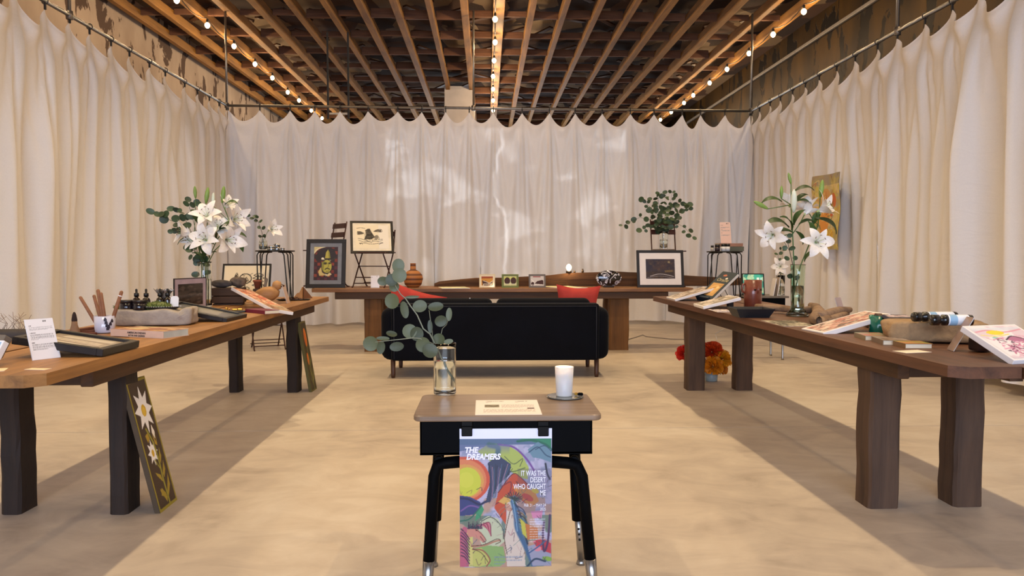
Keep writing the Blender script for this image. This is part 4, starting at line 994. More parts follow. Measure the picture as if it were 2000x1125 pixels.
framed('shadow_box', 'deep black shadow box of torn paper pieces, lying behind the information card', W(202, 682, TZ+.032), W(273, 665, TZ+.032), W(24, 657, TZ+.082), .026, .03, cc, matw=.012, matm=mat('beige_liner', 'a6957c', .8), recess=.012); prop_up([o for o in bpy.data.objects if o.name == 'shadow_box'][0], W(202, 682, TZ+.032), W(273, 665, TZ+.032), W(24, 657, TZ+.082), .03)
b0, b1, b2 = W(-8, 698, .79), W(27, 666, .845), W(-95, 694, .79)
cb = Canvas(60, 40, 40, 28, '8fb6d6').rect(0, 0, 60, 3, 'f0eff0').rect(0, 37, 60, 40, 'f0eff0').poly([(30, 20), (48, 14), (44, 26)], '3a5a7a').rect(0, 0, 2, 40, 'f0eff0').rect(58, 0, 60, 40, 'f0eff0')
tb = slab('canvas_print', 'light blue canvas print on a grey wedge, cut off by the left edge', b2, b0, b2+(b1-b0), .022, cb)
Mi = tb.matrix_world.inverted()
MB().box((.09, .06, -.04), (.15, .08, .035), bev=.003).build('wedge', mat('grey_wedge', '6d6358', .8), tb)
# dark leaning dish with dried grass, feather bundle, sticks
dp = W(14, 668, TZ); o = rock('slate_piece', 'flat dark slate with dried twigs at the left edge of the left table', T(8, 664), (.30, .12, .05), mat('dark_slate', '3a332f', .8, var=.3), 5, R(12), 3)
gr = thing('dried_grass', 'tuft of fine dried grass on the dark slate', 'dried grass', T(8, 664)+Vector((0, 0, .045)))
for k in range(26):
    rg = random.Random(k); a = Vector((rg.uniform(-.10, .10), rg.uniform(-.03, .03), 0)); MB().tube([a, a+Vector((rg.uniform(-.03, .03), 0, .03)), a+Vector((rg.uniform(-.06, .06), rg.uniform(-.03, .03), rg.uniform(.05, .085)))], .0011, 4).build('blade', mat('dry_grass', '8d7866', .9), gr)
fp = T(146, 654); s_ = mpp(fp)
ft = thing('smudge_stick', 'upright dark-tipped dried bundle beside the curtain on the left table', 'dried bundle', fp)
MB().lathe([(0, 0), (.026, 0), (.023, .02), (.014, .05), (.012, .075), (.0, .078)], 14).build('base', mat('tan_husk', '8a6a4e', .9, bump=.4), ft)
MB().lathe([(.0, .06), (.0125, .06), (.013, .075), (.009, .10), (.004, .112), (0, .114)], 12).build('tip', mat('charred_tip', '2a1a15', .9), ft)
for k, (a, b) in enumerate((((153, 648), (188, 643)), ((155, 651), (190, 650)), ((158, 654), (188, 655)))):
    p, q = T(*a), T(*b); o = MB().tube([Vector((0, 0, .008+.0)), (q-p)*.5+Vector((0, .004, .009)), q-p+Vector((0, 0, .008))], .0075, 8).build('cinnamon_stick', mat('cinnamon_bark', '5c2f1d', .8, bump=.4)); o.location = p
    tag(o, 'dark red-brown stick lying behind the mug, %s of three' % ('farthest', 'middle', 'nearest')[k], 'stick', 'sticks beside the mug')
mp0 = T(205, 649); s_ = mpp(mp0); rm, hm = 19*s_, 32*s_
mg = thing('mug', 'white enamel mug with a dark floral print holding wooden sticks', 'mug', mp0)
M_en = mat('white_enamel', 'c9c9d8', .18, var=.03, coat=.5)
MB().lathe([(0, 0), (rm*.88, 0), (rm*.93, .004), (rm, hm), (rm-.003, hm), (rm*.90, .006), (0, .006)], 32).build('body', M_en, mg)
for a0 in (-.35,):
    for k in range(7):
        a = a0+.09*k*(1 if k % 2 else -.4); z = hm*(.25+.09*k)
        MB().prism([(.009*math.cos(q*PI/3)*(1.5 if q % 2 else .8), .008*math.sin(q*PI/3)) for q in range(6)], 0, .0012, Matrix.Rotation(a-.5, 4, 'Z') @ Matrix.Translation((rm*(.945+.05*z/hm), 0, z)) @ Matrix.Rotation(R(90), 4, 'Y')).build('print_flower', mat('dark_print', '2a2634', .5), mg)
M_stick = mat('pale_wood_stick', '8a5a3a', .7, var=.15, stretch=(1, 1, 6))
for k, ((tx, ty), dy, r) in enumerate((((156, 579), -.02, .0085), ((183, 576), .02, .0085), ((191, 565), .0, .0095), ((197, 571), -.01, .0085), ((238, 568), .01, .0095))):
    base = mp0+Vector(((k-2)*.010, dy*.4, .012)); tip = WY(tx, ty, mp0.y+dy)
    stt = thing('wooden_stick', ('tall stick leaning far left out of the white mug', 'short straight stick left of centre in the white mug', 'tallest upright stick in the white mug', 'upright stick right of centre in the white mug', 'stick leaning right out of the white mug, pale band near its tip')[k], 'stick', base, 0, 'sticks in the mug')
    v = tip-base; MB().tube([Vector((0, 0, 0)), v*.5, v*.97, v], [r*1.05, r, r*.95, r*.5], 10).build('shaft', M_stick, stt)
    if k == 4: MB().tube([v*.86, v*.885], r*1.06, 10).build('band', M_whiteedge, stt)
st0 = T(297, 636)
rock('stone_block', 'flat pale grey stone block carrying jars and moss on the left table', st0+Vector((0, .07, 0)), (.412, .19, .092), mat('pale_grey_stone', 'a3978a', .9, var=.15, nscale=18, bump=.5, bscale=50), 3, R(6), 5, .05, boxy=9.0, shape=lambda x, y, z: (x, y, z*(1+.05*math.sin(x*30)+(.16 if x > .16 else 0)-.12*math.exp(-((x-.13)/.03)**2))))
SZ = TZ+.088
def on_stone(px, py, dy): p = WY(px, py, st0.y+dy); p.z = SZ; return p
M_amb = mat('black_jar', '120c14', .18, var=.1, coat=.6); M_lid = mat('dark_lid', '1c1414', .35)
for px, lb in ((248, 'left one of the two dark glass jars at the front of the stone block'), (273, 'right one of the two dark glass jars at the front of the stone block')):
    s_ = mpp(st0); r = 13*s_; t = cyl_thing('cream_jar', lb, 'jar', on_stone(px, 610, .015), [(0, 0), (r*.95, 0), (r, .004), (r, 14*s_), (0, 14*s_)], M_amb, parts=[('lid', [(0, 14*s_), (r*1.03, 14*s_), (r*1.03, 18*s_), (r*.95, 19*s_), (0, 19*s_)], M_lid)], group='jars on the stone block')
M_brown = mat('amber_glass_bottle', '1a0c08', .12, var=.2, coat=.8); M_drop = mat('black_dropper', '0d0b0c', .4)
def dropper(label, p, s_, pump=False):
    r = 7.6*s_
    t = thing('dropper_bottle', label, 'bottle', p, 0, 'brown bottles on the stone block')
    MB().lathe([(0, 0), (r*.95, 0), (r, .003), (r, 17*s_), (r*.8, 21*s_), (r*.42, 23*s_), (r*.42, 26*s_), (0, 26*s_)], 20).build('body', M_brown, t)
    MB().lathe([(0, 24.5*s_), (r*.6, 24.5*s_), (r*.6, 31*s_), (r*.5, 31.5*s_), (r*.28, 32*s_), (r*.3, 38*s_), (r*.15, 40*s_), (0, 40*s_)], 16).build('dropper', M_drop, t)
    if pump: MB().box((r*.5, -r*.3, 34*s_), (r*1.6, r*.5, 3.4*s_), (Euler((0, 0, -.6))), bev=.002).build('nozzle', M_drop, t)
s_ = mpp(st0)
for px, lb, dy, pm in ((267, 'dark dropper bottle above the right dark jar on the stone', .06, False), (286, 'dark dropper bottle between the two moss clumps on the stone', .06, False), (313, 'dark spray bottle behind the right moss clump, left of its pair', .09, True), (328, 'dark spray bottle behind the right moss clump, beside the white tag', .10, True)):
    dropper(lb, on_stone(px, 600, dy), s_, pm)
M_moss = leafmat('moss', '33401a', '6b7436')
def moss(label, p, d, seed):
    rg = random.Random(seed); t = thing('moss_clump', label, 'moss', p, 0, 'moss on the stone block')
    m = MB()
    m.lathe([(0, 0), (d[0]*.42, 0), (d[0]*.45, d[2]*.3), (d[0]*.3, d[2]*.75), (0, d[2]*.85)], 16, M=Matrix.Diagonal((1, d[1]/d[0], 1, 1)))
    for k in range(420):
        a = rg.uniform(0, 6.28); q = math.sqrt(rg.random()); x, y = math.cos(a)*q*d[0]/2, math.sin(a)*q*d[1]/2; z = d[2]*.9*math.sqrt(max(0, 1-q*q))
        b = Vector((x, y, z*.8)); dv = Vector((x*3, y*3, .05))+Vector((rg.uniform(-.1, .1), rg.uniform(-.1, .1), rg.uniform(0, .1))); dv = dv.normalized()*rg.uniform(.008, .02); s = dv.orthogonal().normalized()*.003
        m.add([b-s, b+s, b+dv], [(0, 1, 2)])
    o = m.build('moss_tuft', M_moss, t); o['kind'] = 'stuff'
moss('small green moss clump behind the left dark jar on the stone block', on_stone(243, 600, .075), (.10, .09, .045), 1)
moss('wide green moss clump at the right of the stone block, on the beaded tray', on_stone(307, 603, .05), (.16, .09, .05), 2)
tr_ = thing('beaded_tray', 'narrow dark tray with a white beaded rim under the wide moss clump', 'tray', on_stone(318, 606, .05)+Vector((0, 0, -.0)), R(14))
MB().lathe([(0, .0), (.075, .002), (.095, .014), (.092, .016), (.07, .005), (0, .004)], 28, M=Matrix.Diagonal((1, .55, 1, 1))).build('dish', mat('dark_lacquer', '1a1210', .4), tr_)
bd = MB()
for k in range(44): a = k*2*PI/44; bd.lathe([(0, -.0022), (.0022, 0), (0, .0022)], 6, (.095*math.cos(a), .052*math.sin(a), .0165))
bd.build('beaded_rim', M_whiteedge, tr_)
sh = on_stone(320, 566, .12)
shl = thing('shell', 'shiny fan-shaped shell propped behind the spray bottles on the stone', 'shell', sh)
MB().grid(lambda u, v: ((u-.5)*.085*(1.0*v+.25)*1.15, -.012*math.sin(PI*u)*v, .055+.055*v+.004*math.cos(u*30)*v), 30, 6).build('fan', mat('pearly_shell', '8a7f74', .25, .4, var=.4, nscale=30), shl); solidify(shl.children[0], .003)
MB().box((0, 0, .028), (.012, .012, .056), bev=.003).build('support', M_drop, shl)
o = MB().prism(rrect(.046, .075, .016), 0, .003, Matrix.Rotation(R(78), 4, 'X')).build('white_tag', M_whiteedge); o.location = on_stone(341, 590, .09)+Vector((0, 0, .035)); tag(o, 'white rounded tag standing behind the bottles at the right end of the stone', 'tag')
bcv = Canvas(100, 60, 50, 30, 'c98a58').blot(14, .5, 'e0b678', .9).blot(10, .6, '8a4f30', .8).rect(0, 0, 100, 5, 'e6d9b0').ell(30, 30, 16, 12, 'd8c088').ell(70, 34, 14, 14, '9a5a3a')
a_, b_ = T(216, 656), T(319, 661.5)
book('thick orange paperback with dark capitals on its pale spine, left table', a_, b_, .16, .034, mat('pale_spine_paper', 'd8b9a4', .6, var=.08), mat('grey_pages', 'b9b7aa', .85), cvs=bcv, spine_txt=(('AMERICAN INDIAN', .0135, .0165), ('MYTHS AND LEGENDS', .0105, .004)), txtm=mat('black_print', '1c1616', .7))
fc = Canvas(100, 70, 60, 42, '4a4a44').blot(30, .5, '5c5c54', .6).poly([(30, 20), (95, 16), (98, 50), (34, 56)], '8d897a').rect(0, 0, 100, 4, '2a2825')
framed('shadow_box', 'black shadow box with a grey mount, tilted beside the stone block', W(444, 622, TZ+.022), W(483, 613, TZ+.022), W(347, 588, TZ+.105), .028, .026, fc, recess=.010); prop_up([o for o in bpy.data.objects if o.name == 'shadow_box.001'][0], W(444, 622, TZ+.022), W(483, 613, TZ+.022), W(347, 588, TZ+.105), .026)
f2 = Canvas(60, 80, 40, 54, '1c1612').blot(18, .55, '4a4038', .7).blot(10, .62, '6a5c50', .6)
p0 = T(341, 611)
framed('picture_frame', 'thin dark frame with a lilac mat and black picture, leaning left of the lily vase', p0, T(404, 604), WY(366, 543, p0.y+.13), .006, .012, f2, matw=.035, matm=mat('lilac_mat', 'b3a0a6', .8))
# crate, stones, tray of brass
c0 = T(440, 596)
cr = thing('wooden_crate', 'small dark wooden crate with two rocks on top, beside the lily vase', 'crate', c0+Vector((0, .09, 0)), R(10))
M_crate = wood('dark_crate_wood', '33241a', '5a4230', axis=0, rough=.8)
for z in (.028, .085): 
    for y in (-.085, .085): MB().box((0, y, z+.014), (.24, .014, .052), bev=.002).build('slat', M_crate, cr)
    for x in (-.113, .113): MB().box((x, 0, z+.014), (.014, .156, .052), bev=.002).build('slat', M_crate, cr)
MB().box((0, 0, .005), (.22, .15, .01)).build('bottom', M_crate, cr); MB().box((0, 0, .128), (.24, .184, .01), bev=.002).build('lid', M_crate, cr)
zc_ = Vector((0, 0, .1335))
rock('rock', 'dark grey rounded rock on the left of the small crate', c0+Vector((-.045, .07, 0))+zc_, (.155, .11, .062), mat('dark_rock', '4a423e', .85, var=.3, nscale=16, bump=.5, bscale=40), 12, .3, 4, .12, boxy=2.3)
rock('rock', 'taller speckled brown rock at the back of the small crate', c0+Vector((.062, .125, 0))+zc_, (.125, .09, .085), mat('speckled_rock', '6a5a4c', .85, var=.45, nscale=24, bump=.6, bscale=40), 15, .9, 4, .16, boxy=2.2)
bt_ = T(459, 610); by = thing('trinket_tray', 'low black tray with small brass pieces in front of the crate', 'tray', bt_, R(8))
MB().box((0, 0, .006), (.145, .06, .012), bev=.003).build('base', M_drop, by)
for k, (x, d) in enumerate(((-.055, (.016, .016, .022)), (-.038, (.010, .012, .016)), (.0, (.035, .014, .012)), (.035, (.03, .02, .014)))): MB().box((x, 0, .012+d[2]/2), d, bev=.003).build('brass_piece', mat('brass', 'c79a45', .3, .9), by)
oc = Canvas(100, 40, 90, 40, 'e2a887').blot(14, .48, 'c9603e', .9).blot(9, .58, 'e8c8a8', .8).blot(7, .62, '8a3a2a', .8).blot(8, .64, 'f0e0c0', .7).rect(76, 0, 100, 40, '8d8468', .55)
for k in range(24): rg = random.Random(k); x, y = rg.uniform(5, 95), rg.uniform(4, 36); oc.curve([(x, y), (x+rg.uniform(-8, 8), y+rg.uniform(-6, 6)), (x+rg.uniform(-12, 12), y+rg.uniform(-8, 8))], 1.0, rg.choice(('6a3020', 'd8893a', '3a4a3a')), .8)
A0, C0, D0 = W(452, 561, TZ+.145), W(550.5, 598, TZ+.022), W(531, 603, TZ+.022)
slab('canvas_print', 'white edged canvas in orange and red, propped steeply beside the wooden bird', A0, D0, A0+(C0-D0), .022, oc, border=.006)
book('magenta hardback with silver spine lettering under the propped orange canvas', T(479, 610), T(517, 614), .11, .024, mat('magenta_cloth', '6d1730', .55, var=.1), spine_txt=(('CLASSIC JEWELRY', .010, .008),) if False else None)
# small tinted things on the far end
bp0 = T(519, 593)
bird = thing('carved_bird', 'pale carved wooden bird looking right, at the far end of the left table', 'figurine', bp0, R(8)); bird.scale = (1.15, 1.15, 1.15)
M_bird = wood('carved_pine', '9a6a3c', 'c4935c', axis=0, rough=.6)
MB().lathe([(0, -.105), (.02, -.095), (.045, -.05), (.056, 0), (.05, .045), (.03, .085), (0, .10)], 22, M=Matrix.Translation((0, 0, .062)) @ Matrix.Rotation(R(-14), 4, 'Y') @ Matrix.Rotation(R(90), 4, 'Y')).build('body', M_bird, bird)
MB().lathe([(0, -.036), (.026, -.025), (.034, 0), (.027, .024), (0, .035)], 18, M=Matrix.Translation((.078, 0, .128))).build('head', M_bird, bird)
MB().lathe([(.012, 0), (.008, .014), (0, .026)], 10, M=Matrix.Translation((.107, 0, .126)) @ Matrix.Rotation(R(95), 4, 'Y')).build('beak', mat('dark_beak', '3a2a20', .6), bird)
MB().tube([(.05, 0, .085), (.07, 0, .11)], [.036, .026], 14).build('neck', M_bird, bird)
MB().box((-.10, 0, .088), (.07, .045, .012), Euler((0, R(22), 0)), bev=.004).build('tail', M_bird, bird)
MB().box((0, 0, .006), (.11, .06, .012), bev=.003).build('base', M_bird, bird)
pp_ = WY(503, 567, T(519, 593).y+.13); pp_.z = TZ
pot = thing('clay_pot', 'little terracotta pot standing before the black and white print', 'pot', pp_)
hz = WY(503, 546, pp_.y).z-TZ
MB().box((0, 0, (hz-.075)/2), (.06, .06, hz-.075), bev=.003).build('block', M_crate, pot)
MB().lathe([(0, 0), (.020, 0), (.030, .055), (.035, .055), (.035, .072), (.029, .072), (.02, .01), (0, .01)], 18, (0, 0, hz-.075)).build('body', mat('terracotta', '8a4a30', .8), pot)
o = MB().box((0, 0, .06), (.022, .012, .12), Euler((0, R(22), 0)), bev=.003).build('wood_offcut', mat('weathered_wood', '7a6a58', .8)); o.location = (pp_.x+.055, pp_.y, TZ+hz-.09); 
o.location.z = TZ; o.scale = (1, 1, (hz+.02)/.12); tag(o, 'thin grey wooden offcut leaning beside the little terracotta pot', 'wood piece')
bw = Canvas(100, 75, 96, 72, 'efe0c0')
bw.ell(48, 30, 15, 13, '2a241e').ell(48, 30, 12.5, 10.5, 'e6d6b4')
for k in range(16): rg = random.Random(k); x, y = rg.uniform(38, 58), rg.uniform(22, 38); bw.curve([(x, y), (x+rg.uniform(-5, 5), y+rg.uniform(-4, 4)), (x+rg.uniform(-7, 7), y+rg.uniform(-5, 5))], 1.1, '2a241e')
bw.line([(48, 42), (48, 58)], 2, '2a241e').ell(50, 54, 9, 5, '2a241e').ell(50, 54, 7, 3.4, 'e6d6b4')
bw.poly([(18, 45), (24, 22), (29, 18), (30, 30), (36, 46)], '5a4c3a').curve([(18, 45), (24, 22), (29, 18), (36, 46)], 1.3, '2a241e').curve([(14, 48), (26, 44), (40, 48)], 1.5, '2a241e')
for y, w_ in ((20, 11), (27, 13), (35, 12), (44, 14)): bw.curve([(78-w_, y+2), (78, y-3), (78+w_, y+2), (78, y+5), (78-w_, y+2)], 1.5, '2a241e')
bw.line([(78, 20), (78, 60)], 2, '2a241e').textlines(5, 60, 62, 70, 3, '8a7a5e', .5)
q0 = T(430, 586)
framed('picture_frame', 'black framed ink drawing of desert plants behind the wire stool', q0, T(526, 585.5), WY(427, 515, q0.y+.10), .016, .018, bw, matw=.008, matm=mat('cream_mat', 'eadfc6', .8))
sc0 = T(533, 590)
hairpin_stool('black wire stool on the left table holding a bud vase and silver tins', (sc0.x, sc0.y+.09), .163, WY(532, 489, sc0.y+.09).z-TZ, rz=R(8))
STZ = WY(532, 489, sc0.y+.09).z; sy_ = sc0.y+.09
def on_stool(px, dy): p = WY(px, 490, sy_+dy); p.z = STZ; return p
s_ = sy_/FPX
vb = on_stool(514, .02)
glass_vase('bud_vase', 'small square-shouldered glass bottle of water on the left wire stool', vb, [(7.5*s_, 0), (8*s_, .004), (8*s_, 6*s_), (8*s_, 14*s_), (7*s_, 19*s_), (5*s_, 21*s_), (5*s_, 24*s_), (5.6*s_, 27*s_)], .0025, 17*s_)
M_tin = mat('silver_tin', 'b4b6b8', .2, .95, var=.05)
for px, r, h, lb, dy in ((530, 7.5, 9, 'wide silver tin with a raised lid, next to the bud vase', -.01), (541, 6, 13, 'ball-shaped silver tin, middle of three on the left stool', .03), (552, 4, 5, 'smallest silver tin at the right rim of the left stool', -.02)):
    cyl_thing('silver_tin', lb, 'tin', on_stool(px, dy), [(0, 0), (r*s_*.95, 0), (r*s_, .003), (r*s_, h*s_*.6), (0, h*s_*.6)], M_tin, 20, [('lid', [(0, h*s_*.6), (r*s_*1.05, h*s_*.6), (r*s_*1.05, h*s_*.9), (r*s_*.6, h*s_), (0, h*s_)], M_tin)], 'silver tins on the left stool')
vy = vb.y
lily_stem('short white lily in the bud vase on the left wire stool', vb+Vector((0, 0, .015)), [vb+Vector((0, 0, .015)), vb+Vector((.004, 0, .09)), WY(523, 452, vy)], [(WY(525, 450, vy), (.75, -.55, .25), 20*s_*1.1, True)], [], [], 'lilies in the bud vases', .002)
round_leaf_bunch('eucalyptus_sprig', 'short dark eucalyptus sprig in the bud vase on the left stool', vb+Vector((-.004, .005, .015)), [([vb+Vector((-.004, .005, .015)), WY(512, 455, vy), WY(504, 432, vy), WY(492, 420, vy)], 5)], 5, 4.6*s_, LEAF_D, M_dstem, seed=4)
tp = T(571, 587)
dt = thing('round_tray', 'shallow black tray of dried bark chips at the far end of the left table', 'tray', tp+Vector((0, .04, 0)))
MB().lathe([(0, 0), (.13, 0), (.15, .010), (.147, .012), (.128, .004), (0, .004)], 32, M=Matrix.Diagonal((1, .5, 1, 1))).build('dish', M_drop, dt)
ch = MB(); rg = random.Random(3)
for k in range(90): a, q = rg.uniform(0, 6.28), math.sqrt(rg.random()); ch.box((.115*q*math.cos(a), .05*q*math.sin(a), .008+rg.uniform(0, .02)*(1-q)), (.018, .008, .005), Euler((rg.uniform(-1, 1), rg.uniform(-1, 1), rg.uniform(0, 6))))
o = ch.build('bark_chips', mat('bark_chips', '6a4630', .9, var=.4, nscale=40), dt); o['kind'] = 'stuff'
a_ = T(561, 593); easel_card('clear acrylic card seen edge-on before the dried bark tray', a_, T(567, 591.5), WY(553, 556, a_.y+.04), Canvas(10, 10, 6, 8, 'c9a890'), group='upright information cards')
kp = T(586, 583.5); s_ = mpp(kp)
kb = thing('kraft_fold', 'folded tan kraft cardboard shape at the far corner of the left table', 'cardboard', kp+Vector((0, .05, 0)))
M_kraft = mat('kraft_card', 'b98a58', .8, var=.08)
MB().prism([(-.07, 0), (.015, 0), (.015, .105), (-.01, .055), (-.03, .05)], -.03, .03, Matrix.Rotation(R(90), 4, 'X')).build('panel', M_kraft, kb)
MB().prism([(.018, 0), (.10, 0), (.022, .10)], -.012, .012, Matrix.Rotation(R(20), 4, 'Z') @ Matrix.Rotation(R(90), 4, 'X')).build('flap', mat('kraft_card_dark', '7a4f2c', .8), kb)

# ---- tall lily vase and its flowers
vp = T(400, 599); s_ = mpp(vp); Yv = vp.y; r = 13.2*s_; h = 87*s_
glass_vase('glass_vase', 'tall clear cylinder vase packed with lily stems on the left table', vp, [(r*.97, 0), (r, .004), (r, h*.05), (r, h*.2), (r, h*.4), (r, h*.55), (r, h*.66), (r, h*.8), (r, h*.97), (r*1.07, h)], .003, h*.62)
def V(px, py, dy=0.0): return WY(px, py, Yv+dy)
def fan(px, py, dy, k): 
    b = vp+Vector(((k-2)*.010, (k % 3-1)*.012, .015)); m = WY(400+(k-2)*3, 515, Yv+(k % 3-1)*.012); return [b, m, m.lerp(V(px, py, dy), .45)+Vector((0, 0, .03)), V(px, py, dy)]
G1 = 'lilies in the tall left vase'
u = s_
lily_stem('open white lily high in the middle of the left bouquet, with a tall bud', fan(405, 435, -.03, 2)[0], fan(405, 435, -.03, 2), [(V(407, 428, -.05), (.0, -.75, .55), 31*u, False), (V(424, 448, .0), (.35, -.6, .5), 27*u, False)], [(V(402, 398, .02), (.15, 0, 1), 33*u, False)], [(V(400, 500, -.02), (-.2, -.3, 1), 38*u), (V(404, 480, -.03), (.6, -.5, .2), 26*u)], G1, seed=1)
lily_stem('open white lily low in the front of the left bouquet', fan(406, 478, -.06, 1)[0], fan(406, 478, -.06, 1), [(V(405, 470, -.08), (-.05, -1, .25), 33*u, False), (V(384, 470, .01), (-.5, -.7, .2), 25*u, True)], [], [(V(398, 508, -.05), (-.5, -.3, .5), 28*u)], G1, seed=2)
lily_stem('drooping white lily at the left of the left bouquet', fan(380, 450, -.02, 0)[0], fan(380, 450, -.02, 0), [(V(372, 456, -.03), (-.75, -.5, .12), 29*u, True)], [(V(382, 388, .03), (-.05, 0, 1), 25*u, False)], [(V(378, 470, .0), (-.9, -.2, -.1), 34*u), (V(390, 440, .02), (-.4, 0, .9), 40*u)], G1, seed=3)
lily_stem('white lily facing right at the top right of the left bouquet', fan(448, 432, -.01, 3)[0], fan(448, 432, -.01, 3), [(V(449, 430, -.02), (.85, -.45, .15), 33*u, True), (V(440, 405, .05), (.6, -.3, .55), 24*u, True)], [(V(434, 397, .02), (.12, 0, 1), 34*u, False), (V(416, 402, .05), (.05, 0, 1), 26*u, True)], [(V(430, 450, -.04), (.8, -.5, .45), 40*u), (V(440, 400, .0), (.9, -.3, .2), 30*u), (V(425, 470, -.03), (.5, -.5, .8), 40*u)], G1, seed=4)
lily_stem('white lily facing right at the lower right of the left bouquet', fan(438, 472, -.05, 4)[0], fan(438, 472, -.05, 4), [(V(438, 468, -.06), (.8, -.6, -.05), 33*u, True)], [], [(V(452, 466, -.03), (1, -.2, -.9), 38*u), (V(444, 462, .0), (1, 0, .12), 40*u), (V(410, 505, -.05), (.5, -.4, .55), 26*u)], G1, seed=5)
be = vp+Vector((-.015, .012, .015))
def eu(*pp_): return [be, WY(393, 515, Yv)]+[V(*q) for q in pp_]
round_leaf_bunch('eucalyptus_bunch', 'dark eucalyptus stems spreading left out of the tall left vase', be,
    [(eu((370, 470, .02), (345, 435, .0), (320, 425, -.02), (306, 418, -.02)), 6), (eu((372, 450, .03), (355, 415, .03), (345, 408, .02)), 5), (eu((380, 440, .03), (370, 405, .04), (375, 395, .03)), 5), (eu((385, 495, -.04), (372, 485, -.06), (378, 498, -.07)), 3), (eu((378, 480, -.02), (350, 450, -.03), (340, 452, -.03)), 4), (eu((385, 430, .02), (382, 405, .02)), 4)], 6, 7.5*u, LEAF_D, M_dstem, seed=2)

# ---- painted flower boards leaning on the left table's legs
def flower_board(label, BL, BR, TL, c, fm, group='painted flower boards'):
    return slab('painted_board', label, BL, BR, TL, .024, c, fm, 0.0, 'painting', .55, 0, group)
fcv = Canvas(160, 560, 80, 250, '3a2a1c', 0, 0)
fcv.rect(0, 0, 160, 560, '8f8226').rect(9, 12, 151, 548, '3b2a1e')
def star(cv, cx, cy, r0, r1, n, col, ph=0, sx=1): cv.poly([(cx+sx*(r0 if k % 2 else r1)*math.sin(ph+k*PI/n), cy-(r0 if k % 2 else r1)*math.cos(ph+k*PI/n)) for k in range(2*n)], col)
star(fcv, 82, 135, 54, 104, 8, 'e9e6e6', 0, .70); fcv.ell(82, 138, 19, 26, 'c9a020').ell(82, 142, 13, 19, 'dab53a')
star(fcv, 66, 318, 30, 58, 8, 'e9e6e6', 0, .72); fcv.ell(66, 320, 10, 16, 'c9a020')
fcv.curve([(96, 545), (92, 440), (96, 360), (88, 280), (60, 215)], 11, '8f8a2a').curve([(94, 400), (76, 370), (66, 350)], 6, '8f8a2a')
for pts, col in (([(108, 205), (122, 240), (112, 270), (98, 240)], 'e9e2d8'), ([(98, 240), (112, 285), (124, 250), (116, 300), (100, 290)], 'a88a22'), ([(40, 240), (62, 232), (70, 258), (50, 272)], 'a88a22'), ([(104, 350), (122, 310), (124, 350), (106, 380)], '9a8526'), ([(100, 420), (128, 370), (128, 410), (104, 440)], '9a8526'), ([(88, 455), (50, 415), (44, 400), (80, 420)], '9a8526'), ([(98, 500), (138, 430), (134, 480), (100, 520)], '9a8526'), ([(88, 520), (50, 470), (46, 480), (80, 540)], '9a8526'), ([(88, 520), (46, 500), (60, 470), (84, 500)], '9a8526')): fcv.poly(pts, col)
def lean_board(label, bl, br, tl, cv, fm):
    """bl, br on the floor; tl: pixel of the upper left corner, leaning on a leg"""
    BL, BR = W(*bl), W(*br); TL = WY(tl[0], tl[1], BL.y+tl[2]); return flower_board(label, BL, BR, TL, cv, fm)
lean_board('tall brown board painted with white daisies, leaning on the near left table leg', (313, 1003), (346, 976), (253, 744, .04), fcv, mat('dark_board_edge', '4a3a26', .7))
tcv = Canvas(160, 560, 60, 190, '4a4020').rect(0, 0, 160, 560, '6d6428').rect(10, 10, 150, 550, '3d3418').ell(85, 130, 34, 76, 'd8781c').ell(75, 140, 14, 60, 'c2581a').ell(60, 300, 24, 50, 'cc7020').curve([(100, 545), (90, 400), (85, 200)], 10, '8a8a3a').curve([(95, 460), (60, 380), (60, 330)], 7, '8a8a3a').poly([(96, 500), (140, 380), (130, 460)], '8a8a3a').poly([(90, 520), (40, 400), (60, 470)], '7a7a34').poly([(92, 380), (130, 260), (124, 330)], '7a7a34')
lean_board('narrow board painted with orange tulips, leaning on the far left table leg', (609, 766), (619, 759), (587, 629, .04), tcv, mat('olive_board_edge', '5a5428', .7))

# ================================================================== BACK TABLE
def B(px, dy): p = WY(px, 560, BY0+dy); p.z = TZ; return p
M_chair = mat('oxblood_metal', '3a1712', .5, .2, var=.15)
def bistro_chair(label, c, rz, z0=TZ, back=True, h=.80, w=.40, seat=.44):
    """folding slatted bistro chair: crossed rod legs, slatted seat, two back slats"""
    t = thing('folding_chair', label, 'chair', (c[0], c[1], z0), rz, 'oxblood folding chairs')
    for sx in (-1, 1):
        x = sx*w/2
        MB().tube([(x, -.215, .004), (x, -.195, .006), (x, -.18, .02), (x, .13, seat), (x, .20, h)] if back else [(x, -.215, .004), (x, -.18, .02), (x, .16, seat)], .0085, 8).build('leg', M_chair, t)
        x2 = sx*(w/2-.022)
        MB().tube([(x2, .235, .004), (x2, .21, .006), (x2, .195, .02), (x2, -.17, seat-.012)], .0085, 8).build('leg', M_chair, t)
    for y, z in ((-.155, .05), (.175, .05), (-.10, .12)): MB().tube([(-w/2, y, z), (w/2, y, z)], .006, 6).build('cross_rod', M_chair, t)
    MB().tube([(-w/2, .03, seat-.16), (w/2, .03, seat-.16)], .006, 6).build('cross_rod', M_chair, t)
    for k in range(6): MB().box((0, -.185+k*.068, seat+.006), (w+.03, .056, .014), bev=.003).build('seat_slat', M_chair, t)
    for z in ((h-.05, h-.16) if back else ()):
        y = .13+.07*(z-seat)/(h-seat); MB().box((0, y-.012, z), (w+.015, .012, .062), Euler((R(-10), 0, 0)), bev=.003).build('back_slat', M_chair, t)
    return t
